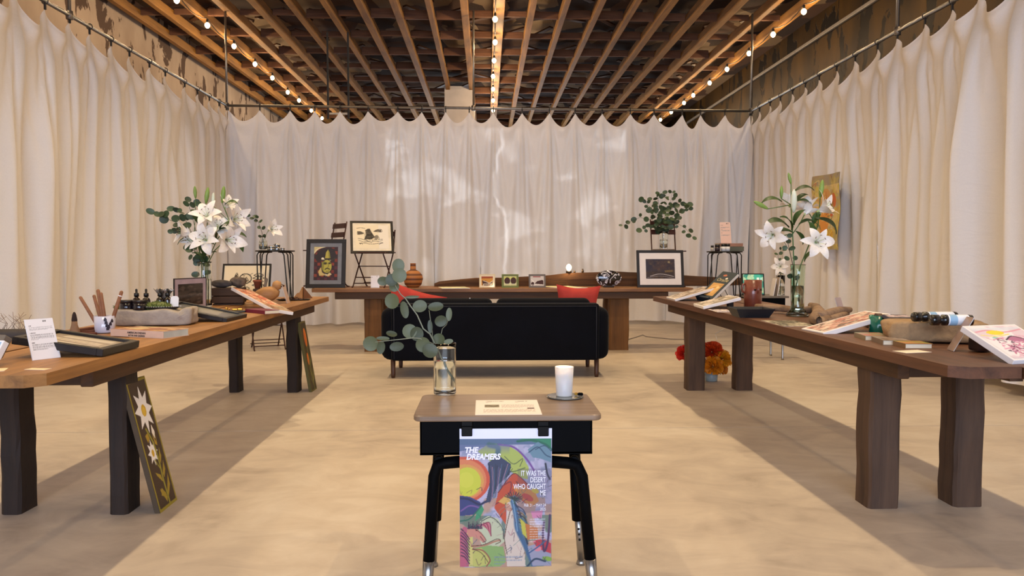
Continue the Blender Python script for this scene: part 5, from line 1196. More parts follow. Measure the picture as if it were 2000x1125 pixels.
# chair with the landscape print on its seat
ca_ = B(731, .42); seatA = WY(731, 492, ca_.y-.2).z-TZ
bistro_chair('folding slatted chair on the back table with the ink print on its seat', ca_, R(-12), seat=seatA-.014, w=.40, h=.70)
lc = Canvas(640, 450, 128, 90, 'efe2c4', 790, 30)
lc.rect(1240, 30, 1430, 480, 'f2ece4', .6)
lc.poly([(985, 130), (1030, 100), (1075, 95), (1090, 140), (1160, 250), (1110, 300), (960, 300), (1000, 210)], '4a443c')
for k in range(26): rg = random.Random(k); y = 120+k*7; lc.curve([(985+rg.uniform(-10, 20)-k, y), (1040, y+rg.uniform(-8, 8)), (1090+k*2.3, y+rg.uniform(-6, 6))], 3, rg.choice(('1e1a16', '1e1a16', '8a8272')))
lc.poly([(830, 150), (900, 155), (960, 190), (900, 210), (835, 210)], '5a5246').curve([(830, 150), (900, 155), (960, 190), (835, 210), (830, 150)], 5, '1e1a16').poly([(1140, 150), (1210, 115), (1295, 112), (1298, 160)], '6a6256').curve([(1140, 152), (1210, 115), (1295, 110), (1298, 162), (1140, 152)], 5, '1e1a16')
lc.poly([(1140, 270), (1190, 225), (1225, 235), (1240, 290), (1180, 300)], '8a8070').curve([(1130, 280), (1190, 228), (1230, 240), (1250, 305), (1150, 300)], 6, '1e1a16')
for pts in ([(840, 285), (920, 300), (980, 320), (1070, 335), (1200, 310), (1310, 300)], [(850, 320), (950, 350), (1100, 345), (1240, 340), (1315, 320)], [(960, 300), (1000, 310), (1040, 350), (1100, 360)], [(860, 385), (960, 375), (1100, 395), (1310, 365)], [(820, 90), (900, 80), (980, 92)], [(870, 370), (885, 395), (900, 370), (925, 400)], [(1240, 400), (1290, 375), (1320, 372)]): lc.curve(pts, 7, '1e1a16')
lc.ell(1090, 345, 30, 26, 'e9ddc2').curve([(1070, 300), (1110, 300), (1105, 360), (1080, 365), (1070, 300)], 6, '1e1a16')
pa = WY(684.7, 494, ca_.y-.20)
framed('picture_frame', 'wide black framed ink print of a desert butte standing on the chair', pa, WY(770, 494, ca_.y-.10), WY(678, 431, ca_.y+.0), .030, .02, lc, matw=.03, matm=mat('cream_mat', 'eadfc6', .8))
# portrait
pc = Canvas(370, 495, 96, 128, '3a2226', 210, 390)
for i in range(7):
    for j in range(9):
        if (i+j) % 2: pc.rect(215+i*53, 400+j*56, 258+i*53, 445+j*56, ('7a3024', '8c3c2a', '5a2a34')[(i*3+j) % 3])
pc.poly([(210, 390), (330, 385), (250, 450), (210, 500)], 'cfc08a').curve([(205, 480), (270, 420), (400, 380)], 16, 'e6dcb8').curve([(215, 500), (290, 440), (400, 400)], 8, '241c22')
pc.poly([(300, 440), (420, 400), (520, 420), (560, 520), (520, 600), (250, 600), (215, 540)], '2c2426').poly([(380, 560), (395, 470), (425, 430), (450, 470), (465, 560)], 'b9ae4e').poly([(425, 430), (450, 470), (465, 560), (440, 560)], '8f8a38').curve([(320, 575), (400, 590), (480, 585), (540, 560)], 20, '3a3428').ell(345, 565, 22, 16, 'efe8d0').curve([(360, 580), (470, 590)], 7, 'c9c2a0')
pc.ell(410, 680, 82, 105, '201a1c').ell(412, 680, 74, 96, 'b7b04c').poly([(330, 620), (375, 600), (360, 760), (335, 720)], '8d8a3a').ell(385, 635, 30, 20, '5a5628').ell(455, 632, 22, 16, '5a5628').ell(385, 640, 16, 8, '1c1614').ell(455, 638, 14, 7, '1c1614').curve([(425, 630), (440, 680), (420, 695)], 6, '3a3620').curve([(385, 725), (415, 708), (455, 722)], 14, '241c18').curve([(400, 752), (425, 756), (445, 748)], 7, '3a2a20').curve([(360, 760), (410, 790), (460, 760)], 6, '4a4824')
pc.poly([(280, 760), (320, 690), (340, 770), (410, 810), (300, 820)], 'cdb878').poly([(410, 810), (460, 770), (490, 800), (430, 830)], 'd8c890').poly([(390, 790), (415, 800), (405, 830)], 'e8e0d0')
p0 = B(596, .16)
framed('picture_frame', 'black framed portrait of a man in a tall hat on a grey mat', p0, B(674, .16), WY(589.5, 467, BY0+.26), .048, .022, pc, matw=.046, matm=mat('grey_blue_mat', '7d828c', .8))
bistro_chair('folding chair turned sideways behind the framed portrait, only its back showing', WY(636, 500, BY0+.56), R(-58), h=.80)
a = B(724, .20); easel_card('small white card standing between the chair legs on the back table', a, B(741, .20), WY(723, 538, BY0+.22), textcard(4, (2, 3), 20, 28))
# round striped vase
vp = B(807, .30); s_ = vp.y/FPX; rr_ = 19*s_; hh = 47*s_
m, nt, b = newmat('banded_clay')
tc = N(nt, 'ShaderNodeTexCoord'); sp = N(nt, 'ShaderNodeSeparateXYZ'); nt.links.new(tc.outputs['Object'], sp.inputs[0])
mm = N(nt, 'ShaderNodeMath', operation='MULTIPLY'); mm.inputs[1].default_value = 1/(9*s_); nt.links.new(sp.outputs[2], mm.inputs[0])
fr = N(nt, 'ShaderNodeMath', operation='FRACT'); nt.links.new(mm.outputs[0], fr.inputs[0])
o_r = ramp(nt, fr.outputs[0], [(0.0, hexc('a8672f')), (0.55, hexc('b4733a')), (0.62, hexc('5f3214')), (0.95, hexc('6d3b1a'))]); nt.links.new(o_r, b.inputs['Base Color']); b.inputs['Roughness'].default_value = .6
cyl_thing('clay_vase', 'round brown clay vase with dark bands and a narrow neck', 'vase', vp, [(0, 0), (rr_*.55, 0), (rr_*.85, hh*.12), (rr_, hh*.36), (rr_*.93, hh*.52), (rr_*.6, hh*.67), (rr_*.30, hh*.73), (rr_*.28, hh*.98), (rr_*.30, hh), (rr_*.22, hh), (rr_*.2, hh*.75), (0, hh*.7)], m, 36)
# long weathered beam at the back of the table
prof = [(848, 554, 559, .03), (858, 550, 560, .05), (880, 547, 561, .07), (930, 543.5, 561, .08), (985, 543, 561, .085), (1035, 540, 561, .085), (1075, 537, 561, .085), (1110, 533.5, 560, .085), (1160, 532, 560, .08), (1205, 531, 560, .08), (1260, 533, 561, .08), (1330, 538, 561, .075), (1400, 541, 561, .07), (1470, 544, 560, .06)]
rg = random.Random(5); vs = []; fs = []; o0 = B(848, .52)
for px, yt, yb, dpt in prof:
    yy = BY0+.52; a, c_ = WY(px, yt, yy), WY(px, yb, yy); z1 = a.z; z0 = TZ+.001
    if px > 1405: z0 = TZ+.02
    for (dy, dz_) in ((0, 0), (0, .55), (.012, 1.0), (dpt*.6, 1.0+rg.uniform(-.1, .05)), (dpt, .8), (dpt, 0)): vs.append((a.x-o0.x, yy+dy+rg.uniform(-.006, .006)-o0.y, z0+(z1-z0)*dz_+rg.uniform(-.003, .003)*(dz_ > 0)-o0.z))
n = 6
for i in range(len(prof)-1):
    for k in range(n): fs.append((i*n+k, (i+1)*n+k, (i+1)*n+(k+1) % n, i*n+(k+1) % n))
fs += [tuple(range(n)), tuple(reversed(range((len(prof)-1)*n, len(prof)*n)))]
o = MB().add(vs, fs).build('weathered_beam', wood('weathered_beam_wood', '2e1c10', '6a4526', axis=0, rough=.85, bump=.8)); o.location = o0
tag(o, 'long weathered dark timber lying along the back of the back table', 'timber')
# three little coloured glass pictures
def tri(k):
    c = Canvas(36, 27, 54, 42, ('c8923a', '8f9a3a', 'b9b0ac')[k])
    if k == 0: c.rect(0, 0, 36, 27, 'e8d9bc').rect(3, 3, 33, 24, 'c98c30').poly([(3, 3), (33, 3), (33, 7), (3, 8)], '9a3f1c').poly([(5, 12), (14, 13), (22, 18), (22, 24), (6, 24)], '3a1012').poly([(23, 19), (32, 14), (32, 24), (23, 24)], '3a1012').curve([(8, 13), (20, 17), (24, 18), (33, 13)], 1.2, 'f0e4cc').rect(8, 20, 30, 21.2, 'f0e4cc').rect(8, 20, 9, 24, 'f0e4cc')
    elif k == 1: c.rect(0, 0, 36, 27, '5f6a3a').rect(2.5, 2.5, 33.5, 24.5, 'c2c48a').rect(4, 4, 32, 9, 'cfd06a').ell(11, 13, 7, 8, '3a1012').ell(26, 13, 7, 8, '3a1012').rect(18, 2, 19, 25, 'e6e4cc').rect(4, 20, 33, 21.3, 'e6e4cc')
    else: c.rect(0, 0, 36, 27, '6a6260').rect(2, 2, 34, 25, 'cfc8c4').rect(8, 3, 26, 5, '9a2f3a').poly([(12, 20), (18, 14), (30, 11), (33, 13), (33, 22)], '3a1014').ell(7, 20, 4, 4, '3a1014').curve([(4, 10), (10, 16), (12, 24)], 1.2, 'f2eeea').rect(4, 22, 32, 23, 'f2eeea')
    return c
for k, (x0, x1, xt, fmc, lb) in enumerate(((936, 967, 930, 'd9c9a6', 'small cream edged stained glass picture in orange and dark red'), (980, 1013, 980, '6d7a3f', 'small green edged stained glass picture with two dark lobes'), (1033, 1066, 1034, '6a6462', 'small grey edged stained glass picture in white and dark red'))):
    a = B(x0, .18); framed('glass_picture', lb, a, B(x1, .18), WY(xt, 535.5, BY0+.23), .012, .012, tri(k), mat('edge_%d' % k, fmc, .5), cat='stained glass', group='small stained glass pictures', recess=.002)
# glowing votive and little things on the beam
vb = WY(1111, 534.5, BY0+.56)
vo = thing('votive_light', 'glowing round tealight globe standing on the weathered beam', 'candle', vb+Vector((0, 0, .008)))
MB().lathe([(0, 0), (.034, 0), (.038, .012), (.034, .026), (0, .026)], 20).build('holder', mat('dark_metal_holder', '2a211c', .4, .6), vo)
MB().lathe([(0, .024), (.018, .030), (.034, .062), (.030, .09), (.014, .108), (0, .112)], 18).build('globe', emit('glowing_globe', (1.0, .80, .52), 9), vo)
l = lamp('votive_glow', 'POINT', (0, -.06, .09), 3.0, (1, .7, .38), shadow_soft_size=.03); l.parent = vo
for px, lb, hh_ in ((1122, 'tiny dark brass cup beside the glowing globe on the beam', .028), (1138, 'tiny dark peg standing right of the glowing globe on the beam', .05)):
    q = WY(px, 534, BY0+.56); cyl_thing('trinket', lb, 'trinket', q+Vector((0, 0, .006)), [(0, 0), (.014, 0), (.016, hh_*.5), (.009, hh_*.7), (.011, hh_), (0, hh_)], mat('dark_brass', '4a3a2a', .4, .6), 14)
# marbled oval
q = B(1189, .22); s_ = q.y/FPX
m, nt, b = newmat('black_white_glaze')
tc = N(nt, 'ShaderNodeTexCoord'); nz = N(nt, 'ShaderNodeTexNoise', i_Scale=11.0, i_Detail=3.0, i_Distortion=2.2); nt.links.new(tc.outputs['Object'], nz.inputs['Vector'])
o_r = ramp(nt, nz.outputs[0], [(0.40, hexc('0d0b10')), (0.52, hexc('15121c')), (0.55, hexc('d8d4dc')), (0.60, hexc('f0eef2')), (0.63, hexc('4a4450')), (0.75, hexc('8a8490'))]); nt.links.new(o_r, b.inputs['Base Color']); b.inputs['Roughness'].default_value = .12; b.inputs['Coat Weight'].default_value = .6
ov = thing('glazed_oval', 'glossy black and white marbled oval dish standing on edge', 'ceramic', q, R(4))
MB().lathe([(0, -.045), (.4, -.042), (.8, -.028), (.97, -.008), (1.0, 0), (.97, .008), (.8, .02), (0, .028)], 40, M=Matrix.Translation((0, 0, 17.5*s_)) @ Matrix.Diagonal((26*s_, 1, 16*s_, 1)) @ Matrix.Rotation(R(90), 4, 'X')).build('dish', m, ov)
MB().box((0, .02, .012), (.12, .09, .024), bev=.004).build('stand', mat('dark_stand', '2a1c12', .6), ov)
# landscape in a white mat
ls = Canvas(100, 76, 84, 64, '2c2636').blot(30, .5, '3d3038', .7).blot(16, .58, '4f3a34', .5).poly([(0, 50), (30, 46), (60, 52), (100, 44), (100, 76), (0, 76)], '3a2c28').blot(9, .66, '6a5234', .4).curve([(15, 66), (45, 58), (75, 62), (95, 68)], 2.4, 'b9b4b8').curve([(5, 72), (50, 66), (95, 74)], 1.6, '8f8a90').ell(80, 12, 4, 4, '8f8264').poly([(64, 44), (92, 42), (92, 50), (66, 52)], '6d5a3a')
a = B(1245, .14); framed('picture_frame', 'black framed night landscape in a wide white mat on the back table', a, B(1337, .14), WY(1245, 488.5, BY0+.22), .034, .022, ls, matw=.075)
cc_ = WY(1303, 500, BY0+.52); sC = WY(1300, 488.5, cc_.y-.02).z-TZ
bistro_chair('folding chair behind the night landscape with a leafy vase on its seat', cc_, R(6), seat=sC-.02, h=.84, w=.31)
bd_ = WY(1296, 488, cc_.y-.05); bd_.z = TZ+sC-.006
o = MB().lathe([(0, 0), (.14, 0), (.145, .008), (.14, .018), (0, .018)], 32).build('round_board', mat('grey_wood_board', '7a6c62', .7)); o.location = bd_; tag(o, 'round grey wooden board under the leafy vase on the chair', 'board')
vp = bd_+Vector((0, 0, .0185)); s_ = vp.y/FPX; h = 34*s_; r = 9*s_
glass_vase('glass_vase', 'slim clear vase full of eucalyptus on the chair at the back', vp, [(r*.9, 0), (r*.9, .004), (r*.85, h*.2), (r*.88, h*.4), (r*.95, h*.6), (r*1.05, h*.8), (r*1.12, h)], .003, h*.55)
b0 = vp+Vector((0, 0, .015))
def E(px, py, dy=0.0): return WY(px, py, vp.y+dy)
rim = WY(1294, 452, vp.y)
sts = []
for q, n in (([(1275, 430, -.05), (1250, 425, -.05), (1232, 432, -.06), (1218, 440, -.06)], 5), ([(1285, 420, .0), (1265, 400, .0), (1260, 392, .0)], 6), ([(1290, 410, .03), (1285, 390, .03), (1290, 378, .03)], 7), ([(1300, 410, .03), (1310, 392, .04), (1312, 378, .04)], 7), ([(1305, 415, 0), (1325, 395, 0), (1340, 398, 0)], 7), ([(1310, 425, -.03), (1330, 412, -.04), (1342, 408, -.05)], 6), ([(1320, 435, -.04), (1338, 445, -.06), (1352, 462, -.07)], 5), ([(1280, 440, -.06), (1266, 440, -.08), (1258, 448, -.08)], 5), ([(1295, 435, -.08), (1295, 420, -.10), (1298, 410, -.10)], 7), ([(1285, 430, -.08), (1278, 415, -.10), (1275, 408, -.1)], 6), ([(1305, 440, -.09), (1312, 430, -.11), (1320, 428, -.1)], 6)):
    sts.append(([b0, rim]+[E(*z) for z in q], n))
round_leaf_bunch('eucalyptus_bunch', 'bushy green eucalyptus bunch spreading from the slim vase at the back', b0, sts, 6, 5.0*s_, LEAF_D, M_dstem, seed=9, spread=.06)
# loose papers
for lb, cs in (('thin cream booklet on the back table in front of the weathered beam', ((864, 563.5), (918, 563), (868, 560.5))), ('pale open pamphlet on the back table behind the right sofa cushion', ((1096, 563), (1148, 562), (1102, 558.5)))):
    sheet_on(lb, Canvas(10, 5, 20, 10, 'e2dcae').blot(2, .6, 'b9b48a', .5), cs, TZ+.004, 'booklet', 'booklet', .006, 'booklets on the back table')
for t_ in [o for o in bpy.data.objects if o.name.startswith('booklet')]: t_.location.z -= .0035
# folding stool on the floor behind the left table
fs_ = W(512, 684); bistro_chair('folding slatted stool on the floor behind the far end of the left table', (fs_.x+.02, fs_.y+.16), R(24), 0.0, False, seat=.44, w=.36)

# ================================================================== RIGHT TABLE
def art(seed, bg, cols, n=50, w=60, h=44, wd=1.2):
    c = Canvas(100, 72, w, h, bg); rg = random.Random(seed)
    for k, (cell, th, col) in enumerate(cols): c.blot(cell, th, col, .9)
    for k in range(n): x, y = rg.uniform(4, 96), rg.uniform(4, 68); c.curve([(x, y), (x+rg.uniform(-9, 9), y+rg.uniform(-7, 7)), (x+rg.uniform(-15, 15), y+rg.uniform(-10, 10))], wd, cols[rg.randrange(len(cols))][2], .9)
    return c
a, b_, c_ = W(1301, 580, TZ+.016), W(1318, 584.5, TZ+.016), W(1364, 558, TZ+.11)
slab('canvas_print', 'white edged print propped at the far left corner of the right table', a, b_, c_, .02, art(3, 'cfc3bb', [(14, .55, 'a08c7c'), (9, .62, '6a5a50')]), border=.012, prop=True)
a, b_, c_ = W(1354, 593, TZ+.018), W(1373, 598.5, TZ+.018), W(1428, 577, TZ+.085)
slab('canvas_print', 'white edged landscape print propped low in front of the navy book', a, b_, c_, .022, art(5, 'd8ccc2', [(20, .55, '8f8474'), (9, .63, '3f3a34'), (10, .66, 'b4a890')], 30), border=.010, prop=True)
nb = Canvas(100, 150, 60, 90, '24323c').rect(12, 62, 86, 128, 'c99a58').blot(9, .6, 'e0bd80', .0).ell(48, 95, 30, 24, 'd9ac66', -.4).curve([(20, 120), (40, 90), (62, 80), (80, 68)], 5, 'a8743a').curve([(24, 126), (30, 110), (48, 112)], 4, '3a2a1c').ell(66, 82, 10, 6, 'ecc98a').ell(40, 20, 12, 5, 'b9684a').ell(66, 34, 7, 4, 'e8e4d8')
a, b_, c_ = WY(1359, 582, 6.55), WY(1387, 587.5, 6.35), WY(1398.5, 528, 6.72)
nbk = slab('book', 'navy hardback with a tan cover picture, propped on a black wire easel', a, b_, c_, .026, nb, mat('navy_cloth', '24323c', .6, var=.08), cat='book')
M_, w_, h_ = plane_basis(a, b_, c_)
MB().box((w_-.0, h_/2, -.013), (.004, h_-.01, .020)).build('pages', mat('book_pages_white', 'e6e2da', .85), nbk)
letters('Oracle', .052, mat('gold_print', 'c9b98a', .5), nbk, (w_*.16, h_*.66, .0015), 'title', sx=1.1)
MB().box((w_/2, .01, .014), (w_*.9, .022, .028), bev=.004).build('easel_ledge', mat('dark_navy_stand', '1c2a34', .6), nbk)
Ri = M_.to_3x3().inverted()
for x in (w_*.25, w_*.75):
    top = Vector((x, h_*.55, -.028)); zw = (M_ @ top).z-TZ-.003; MB().tube([top, top+Ri @ Vector((.09, .10, -zw))], .003, 6).build('easel_rod', mat('black_wire_metal', '0e0c0c', .45, .3), nbk)
sc1 = T(1414, 580); syR = sc1.y
SZR = WY(1414, 490.5, syR).z
hairpin_stool('black wire stool on the right table holding stacked books and small bottles', (sc1.x, syR), .165, SZR-TZ, rz=R(-6))
def onR(px, dy): p = WY(px, 490, syR+dy); p.z = SZR; return p
s_ = syR/FPX
a = onR(1420, -.06); b_ = onR(1453, -.06)
book('lower book of the stack on the right stool, green-grey boards', a, b_, .13, .042, mat('sage_cloth', '5a5a48', .7), z=SZR, group='books on the right stool')
a = onR(1405, -.07); b_ = onR(1451, -.05)
book('upper book of the stack on the right stool, tan boards', a, b_, .12, .03, mat('tan_cloth', '9a6f58', .7), z=SZR+.0425, group='books on the right stool')
for px, r, hh_, lb, cl in ((1391, 3, 11, 'tiny pale bottle at the left rim of the right stool', 'a8a296'), (1401, 5, 13, 'dark wide bottle, second from the left on the right stool', '2a1c20'), (1413, 4.5, 14, 'white labelled black-capped bottle left of its twin on the right stool', 'd8d4d0'), (1421, 4.5, 14, 'white labelled black-capped bottle touching the stacked books', 'd8d4d0')):
    cyl_thing('small_bottle', lb, 'bottle', onR(px, -.10), [(0, 0), (r*s_, 0), (r*s_, hh_*s_*.62), (0, hh_*s_*.62)], mat('bottle_'+cl, cl, .4), 16, [('cap', [(0, hh_*s_*.62), (r*s_*.98, hh_*s_*.62), (r*s_*.98, hh_*s_), (0, hh_*s_)], M_drop)], 'bottles on the right stool')
zt = SZR+.0732
a = WY(1408, 474, syR-.02); a.z = zt; b_ = WY(1429, 474, syR-.02); b_.z = zt
easel_card('tall pinkish text card standing on the stacked books', a, b_, WY(1413, 434, syR+.03), textcard(6, (3, 3, 3), 30, 42, 'dcb9a8'))
# small desk behind the right table
d0_ = W(1487, 703); d1_ = W(1543, 698)
zt_ = .70; yd = d0_.y-.05
xl, xr = WY(1462, 575, yd).x, WY(1541, 575, yd).x
sd = thing('side_desk', 'small grey-topped desk with black box and chrome legs behind the right table', 'desk', ((xl+xr)/2, yd, 0))
MB().box((0, .22, zt_-.011), (xr-xl, .46, .022), bev=.004).build('desk_top', mat('grey_laminate', '6d655c', .4), sd)
MB().box((.0, .22, zt_-.022-.055), (xr-xl-.06, .40, .11), bev=.006).build('book_box', M_blk, sd)
for x in ((xl-xr)/2+.05, (xr-xl)/2-.05):
    for y in (.05, .40): MB().tube([(x, y, zt_-.13), (x+.01*math.copysign(1, x), y, 0.02), (x+.01*math.copysign(1, x), y, 0)], [.013, .012, .016], 10).build('leg', M_steel, sd)
tc_ = Canvas(50, 36, 50, 36, '1f7a6a').blot(12, .5, '3fa88c', .9).blot(8, .6, 'd8d8a8', .7).rect(34, 6, 40, 12, 'd8e6d8').rect(42, 6, 47, 12, '9ad0c0').rect(34, 15, 47, 30, '2a8f78')
a = WY(1450, 574, yd+.10); a.z = zt_+.006; b_ = WY(1494, 574, yd+.06); b_.z = zt_+.006
tbm = framed('tablet', 'black tablet with a green lit screen on the small desk', a, b_, WY(1456, 534, yd+.16), .012, .012, tc_, mat('black_bezel', '101014', .3), cat='tablet', recess=.001, coat=.6)
m = newmat('lit_screen'); at_ = N(m[1], 'ShaderNodeVertexColor', layer_name='ink'); m[1].links.new(at_.outputs[0], m[2].inputs['Emission Color']); m[1].links.new(at_.outputs[0], m[2].inputs['Base Color']); m[2].inputs['Emission Strength'].default_value = .55
for ch in tbm.children:
    if ch.name.startswith('print'): ch.data.materials[0] = m[0]; ch.name = 'screen'
MB().box((.09, .004, .02), (.20, .006, .05)).build('stand', mat('black_bezel', '101014', .3), tbm)
for px0, px1, tx, ty, lb, cl in ((1503, 1510, 1508, 543, 'narrow white framed card left of the glass bud vase on the small desk', 'ded6d0'), (1510, 1518, 1514, 541, 'narrow tan card touching the glass bud vase on the small desk', 'a89888')):
    a = WY(px0, 574, yd+.12); a.z = zt_+.001; b_ = WY(px1, 574, yd+.02); b_.z = zt_+.001
    slab('small_card', lb, a, b_, WY(tx, ty, yd+.14), .008, Canvas(10, 10, 6, 6, cl), cat='card', group='cards on the small desk')
vq = WY(1524, 575, yd+.12); vq.z = zt_+.0005; s_ = vq.y/FPX
glass_vase('bud_vase', 'small clear glass with a single lily on the small desk', vq, [(8*s_, 0), (8.5*s_, .004), (8.5*s_, 10*s_), (8.5*s_, 20*s_), (8.5*s_, 40*s_)], .003, 18*s_)
lily_stem('single cream lily in the clear glass on the small desk', vq+Vector((0, 0, .015)), [vq+Vector((0, 0, .015)), WY(1525, 540, vq.y), WY(1526, 520, vq.y)], [(WY(1525, 521, vq.y), (-.5, -.8, .1), 19*s_, False)], [], [], 'lilies in the bud vases', .003, 7)
round_leaf_bunch('eucalyptus_sprig', 'thin dark eucalyptus sprig rising above the cream lily on the small desk', vq+Vector((.004, .01, .015)), [([vq+Vector((.004, .01, .015)), WY(1524, 520, vq.y+.02), WY(1519, 500, vq.y+.02), WY(1526, 488, vq.y+.02)], 4)], 4, 3.6*s_, LEAF_D, M_dstem, seed=6)
# clay jug, tray, prints
jp = T(1470, 601); s_ = mpp(jp); r, h = 17.3*s_, 55*s_
M_jug = mat('glazed_terracotta', '7a3d2c', .3, var=.25, nscale=14, coat=.4)
jg = thing('clay_mug', 'tall glazed terracotta mug with a face on the right table', 'mug', jp)
MB().lathe([(0, 0), (r*.92, 0), (r*.97, .006), (r, h*.5), (r*.99, h), (r*.90, h), (r*.9, .01), (0, .01)], 36).build('body', M_jug, jg)
MB().tube([(-r*.95, -.01, h*.86), (-r*1.22, -.012, h*.84), (-r*1.32, -.012, h*.7), (-r*1.22, -.012, h*.58), (-r*.96, -.01, h*.54)], .0085, 10).build('handle', M_jug, jg)
MB().lathe([(0, -.012), (.008, -.006), (.012, .004), (.007, .016), (0, .02)], 12, M=Matrix.Translation((r*.25, -r*.98, h*.62)) @ Matrix.Diagonal((1, 1, 2.0, 1))).build('nose', M_jug, jg)
for x in (-.1, .62): MB().lathe([(0, -.004), (.007, -.002), (.008, .002), (0, .005)], 12, M=Matrix.Translation((r*x, -r*math.sqrt(max(0, 1-x*x))*.99, h*.66)) @ Matrix.Rotation(R(90), 4, 'X')).build('eye', mat('dark_glaze', '2a1410', .3), jg)
t0, t1 = T(1447, 621), T(1504, 621); w = t1.x-t0.x
tr2 = thing('black_tray', 'deep black rectangular tray at the front edge of the right table', 'tray', ((t0.x+t1.x)/2, t0.y+.09, TZ), R(-2))
o0_, zz = .026, 18*mpp(t0)
def frust(m, w0, d0, w1, d1, z0, z1):
    v = [(-w0, -d0, z0), (w0, -d0, z0), (w0, d0, z0), (-w0, d0, z0), (-w1, -d1, z1), (w1, -d1, z1), (w1, d1, z1), (-w1, d1, z1)]
    return m.add(v, [(0, 1, 5, 4), (1, 2, 6, 5), (2, 3, 7, 6), (3, 0, 4, 7)])
mb = frust(MB(), w/2, .085, w/2+.030, .115, 0, zz); frust(mb, w/2+.024, .109, w/2-.006, .079, zz, .006)
mb.add([(-w/2, -.085, 0), (w/2, -.085, 0), (w/2, .085, 0), (-w/2, .085, 0)], [(3, 2, 1, 0)]); mb.add([(-w/2+.006, -.079, .006), (w/2-.006, -.079, .006), (w/2-.006, .079, .006), (-w/2+.006, .079, .006)], [(0, 1, 2, 3)])
q = [(-w/2-.030, -.115), (w/2+.030, -.115), (w/2+.030, .115), (-w/2-.030, .115)]; q2 = [(-w/2-.024, -.109), (w/2+.024, -.109), (w/2+.024, .109), (-w/2-.024, .109)]
mb.add([(x, y, zz) for x, y in q+q2], [(0, 1, 5, 4), (1, 2, 6, 5), (2, 3, 7, 6), (3, 0, 4, 7)])
mb.build('shell', mat('slate_black', '16191f', .5, var=.1), tr2)
sheet_on('flat white print lying between the propped print and the black tray', art(8, 'dcd2ca', [(12, .55, 'a8a0b8'), (10, .62, '7a7084')], 20, 40, 28), ((1402, 610), (1440, 610), (1385, 604.5)), TZ)
sheet_on('long flat photograph lying on the right table in front of the green vase', art(9, '9a927c', [(22, .5, '6a6654'), (12, .6, 'c9bfa8'), (9, .65, '3f3c34')], 20, 50, 36), ((1530, 637.5), (1600, 637.5), (1482, 626)), TZ)
# driftwood branch
M_drift = wood('driftwood', '6a5242', 'a08468', axis=0, rough=.85, bump=.6)
dw = thing('driftwood', 'twisted pale driftwood branch lying across the right table behind the vase', 'driftwood', T(1590, 622))
o0 = T(1590, 622)
def D(px, py, z): return W(px, py, TZ+z)-o0
MB().tube([D(1478, 598, .035), (D(1495, 601, .033)), D(1520, 602, .03), D(1545, 605, .03), D(1570, 606, .03), D(1590, 604, .035), D(1600, 603, .042)], [.018, .028, .022, .020, .022, .028, .022], 12).build('branch', M_drift, dw)
MB().tube([D(1583, 596, .05), D(1594, 601, .05), D(1600, 612, .045), D(1592, 622, .032), D(1600, 628, .028), D(1618, 622, .03)], [.018, .03, .038, .036, .028, .02], 12).build('knot', M_drift, dw)
MB().tube([D(1600, 620, .04), D(1620, 612, .045), D(1640, 606, .048), D(1660, 605, .045)], [.028, .028, .024, .018], 12).build('branch', M_drift, dw)
MB().tube([D(1612, 628, .02), D(1634, 620, .02), D(1654, 612, .022)], [.022, .024, .018], 12).build('branch', M_drift, dw)
a = T(1641, 618); easel_card('clear pinkish card standing behind the driftwood on the right table', a, T(1652, 616), WY(1634, 581, a.y+.05), Canvas(10, 14, 8, 10, 'b09a98'))
# white edged canvas, teal mug, stone with bottles
sa = art(12, 'd8bfae', [(16, .5, 'c99a8c'), (12, .58, 'e2cdbb'), (9, .62, '5a4a46'), (8, .66, 'b5685a')], 60, 80, 58)
a, b_, c_ = W(1565, 641.5, TZ+.006), W(1607.5, 650, TZ+.006), W(1677, 605, TZ+.098)
slab('canvas_print', 'white edged pink and black canvas propped up before the teal mug', a, b_, c_, .024, sa, border=.016)
o = MB().box((0, 0, .03), (.06, .10, .06), bev=.006).build('wood_block', M_crate); o.location = T(1672, 640)+Vector((.10, .02, 0)); tag(o, 'dark wooden block under the raised edge of the pink canvas', 'block')
mp1 = T(1714.5, 651); s_ = mpp(mp1); r, h = 17*s_, 36*s_
tm = thing('mug', 'teal glazed mug beside the rough tan stone', 'mug', mp1)
M_teal = mat('teal_glaze', '0f6a58', .22, var=.3, nscale=10, coat=.5)
MB().lathe([(0, 0), (r*.9, 0), (r*.97, .005), (r, h), (r*.93, h), (r*.9, .008), (0, .008)], 30).build('body', M_teal, tm)
MB().tube([(r*.9, .02, h*.82), (r*1.25, .03, h*.8), (r*1.4, .032, h*.55), (r*1.2, .03, h*.28), (r*.9, .02, h*.25)], .006, 8).build('handle', M_teal, tm)
stn = T(1840, 669)
rock('stone_block', 'rough tan stone slab with two white bottles lying on it', stn+Vector((0, .05, 0)), (.43, .19, .098), mat('rough_tan_stone', 'a08462', .9, var=.3, nscale=14, bump=.8, bscale=30), 21, R(-13), 5, .075, boxy=7.0)
ZS = TZ+.097
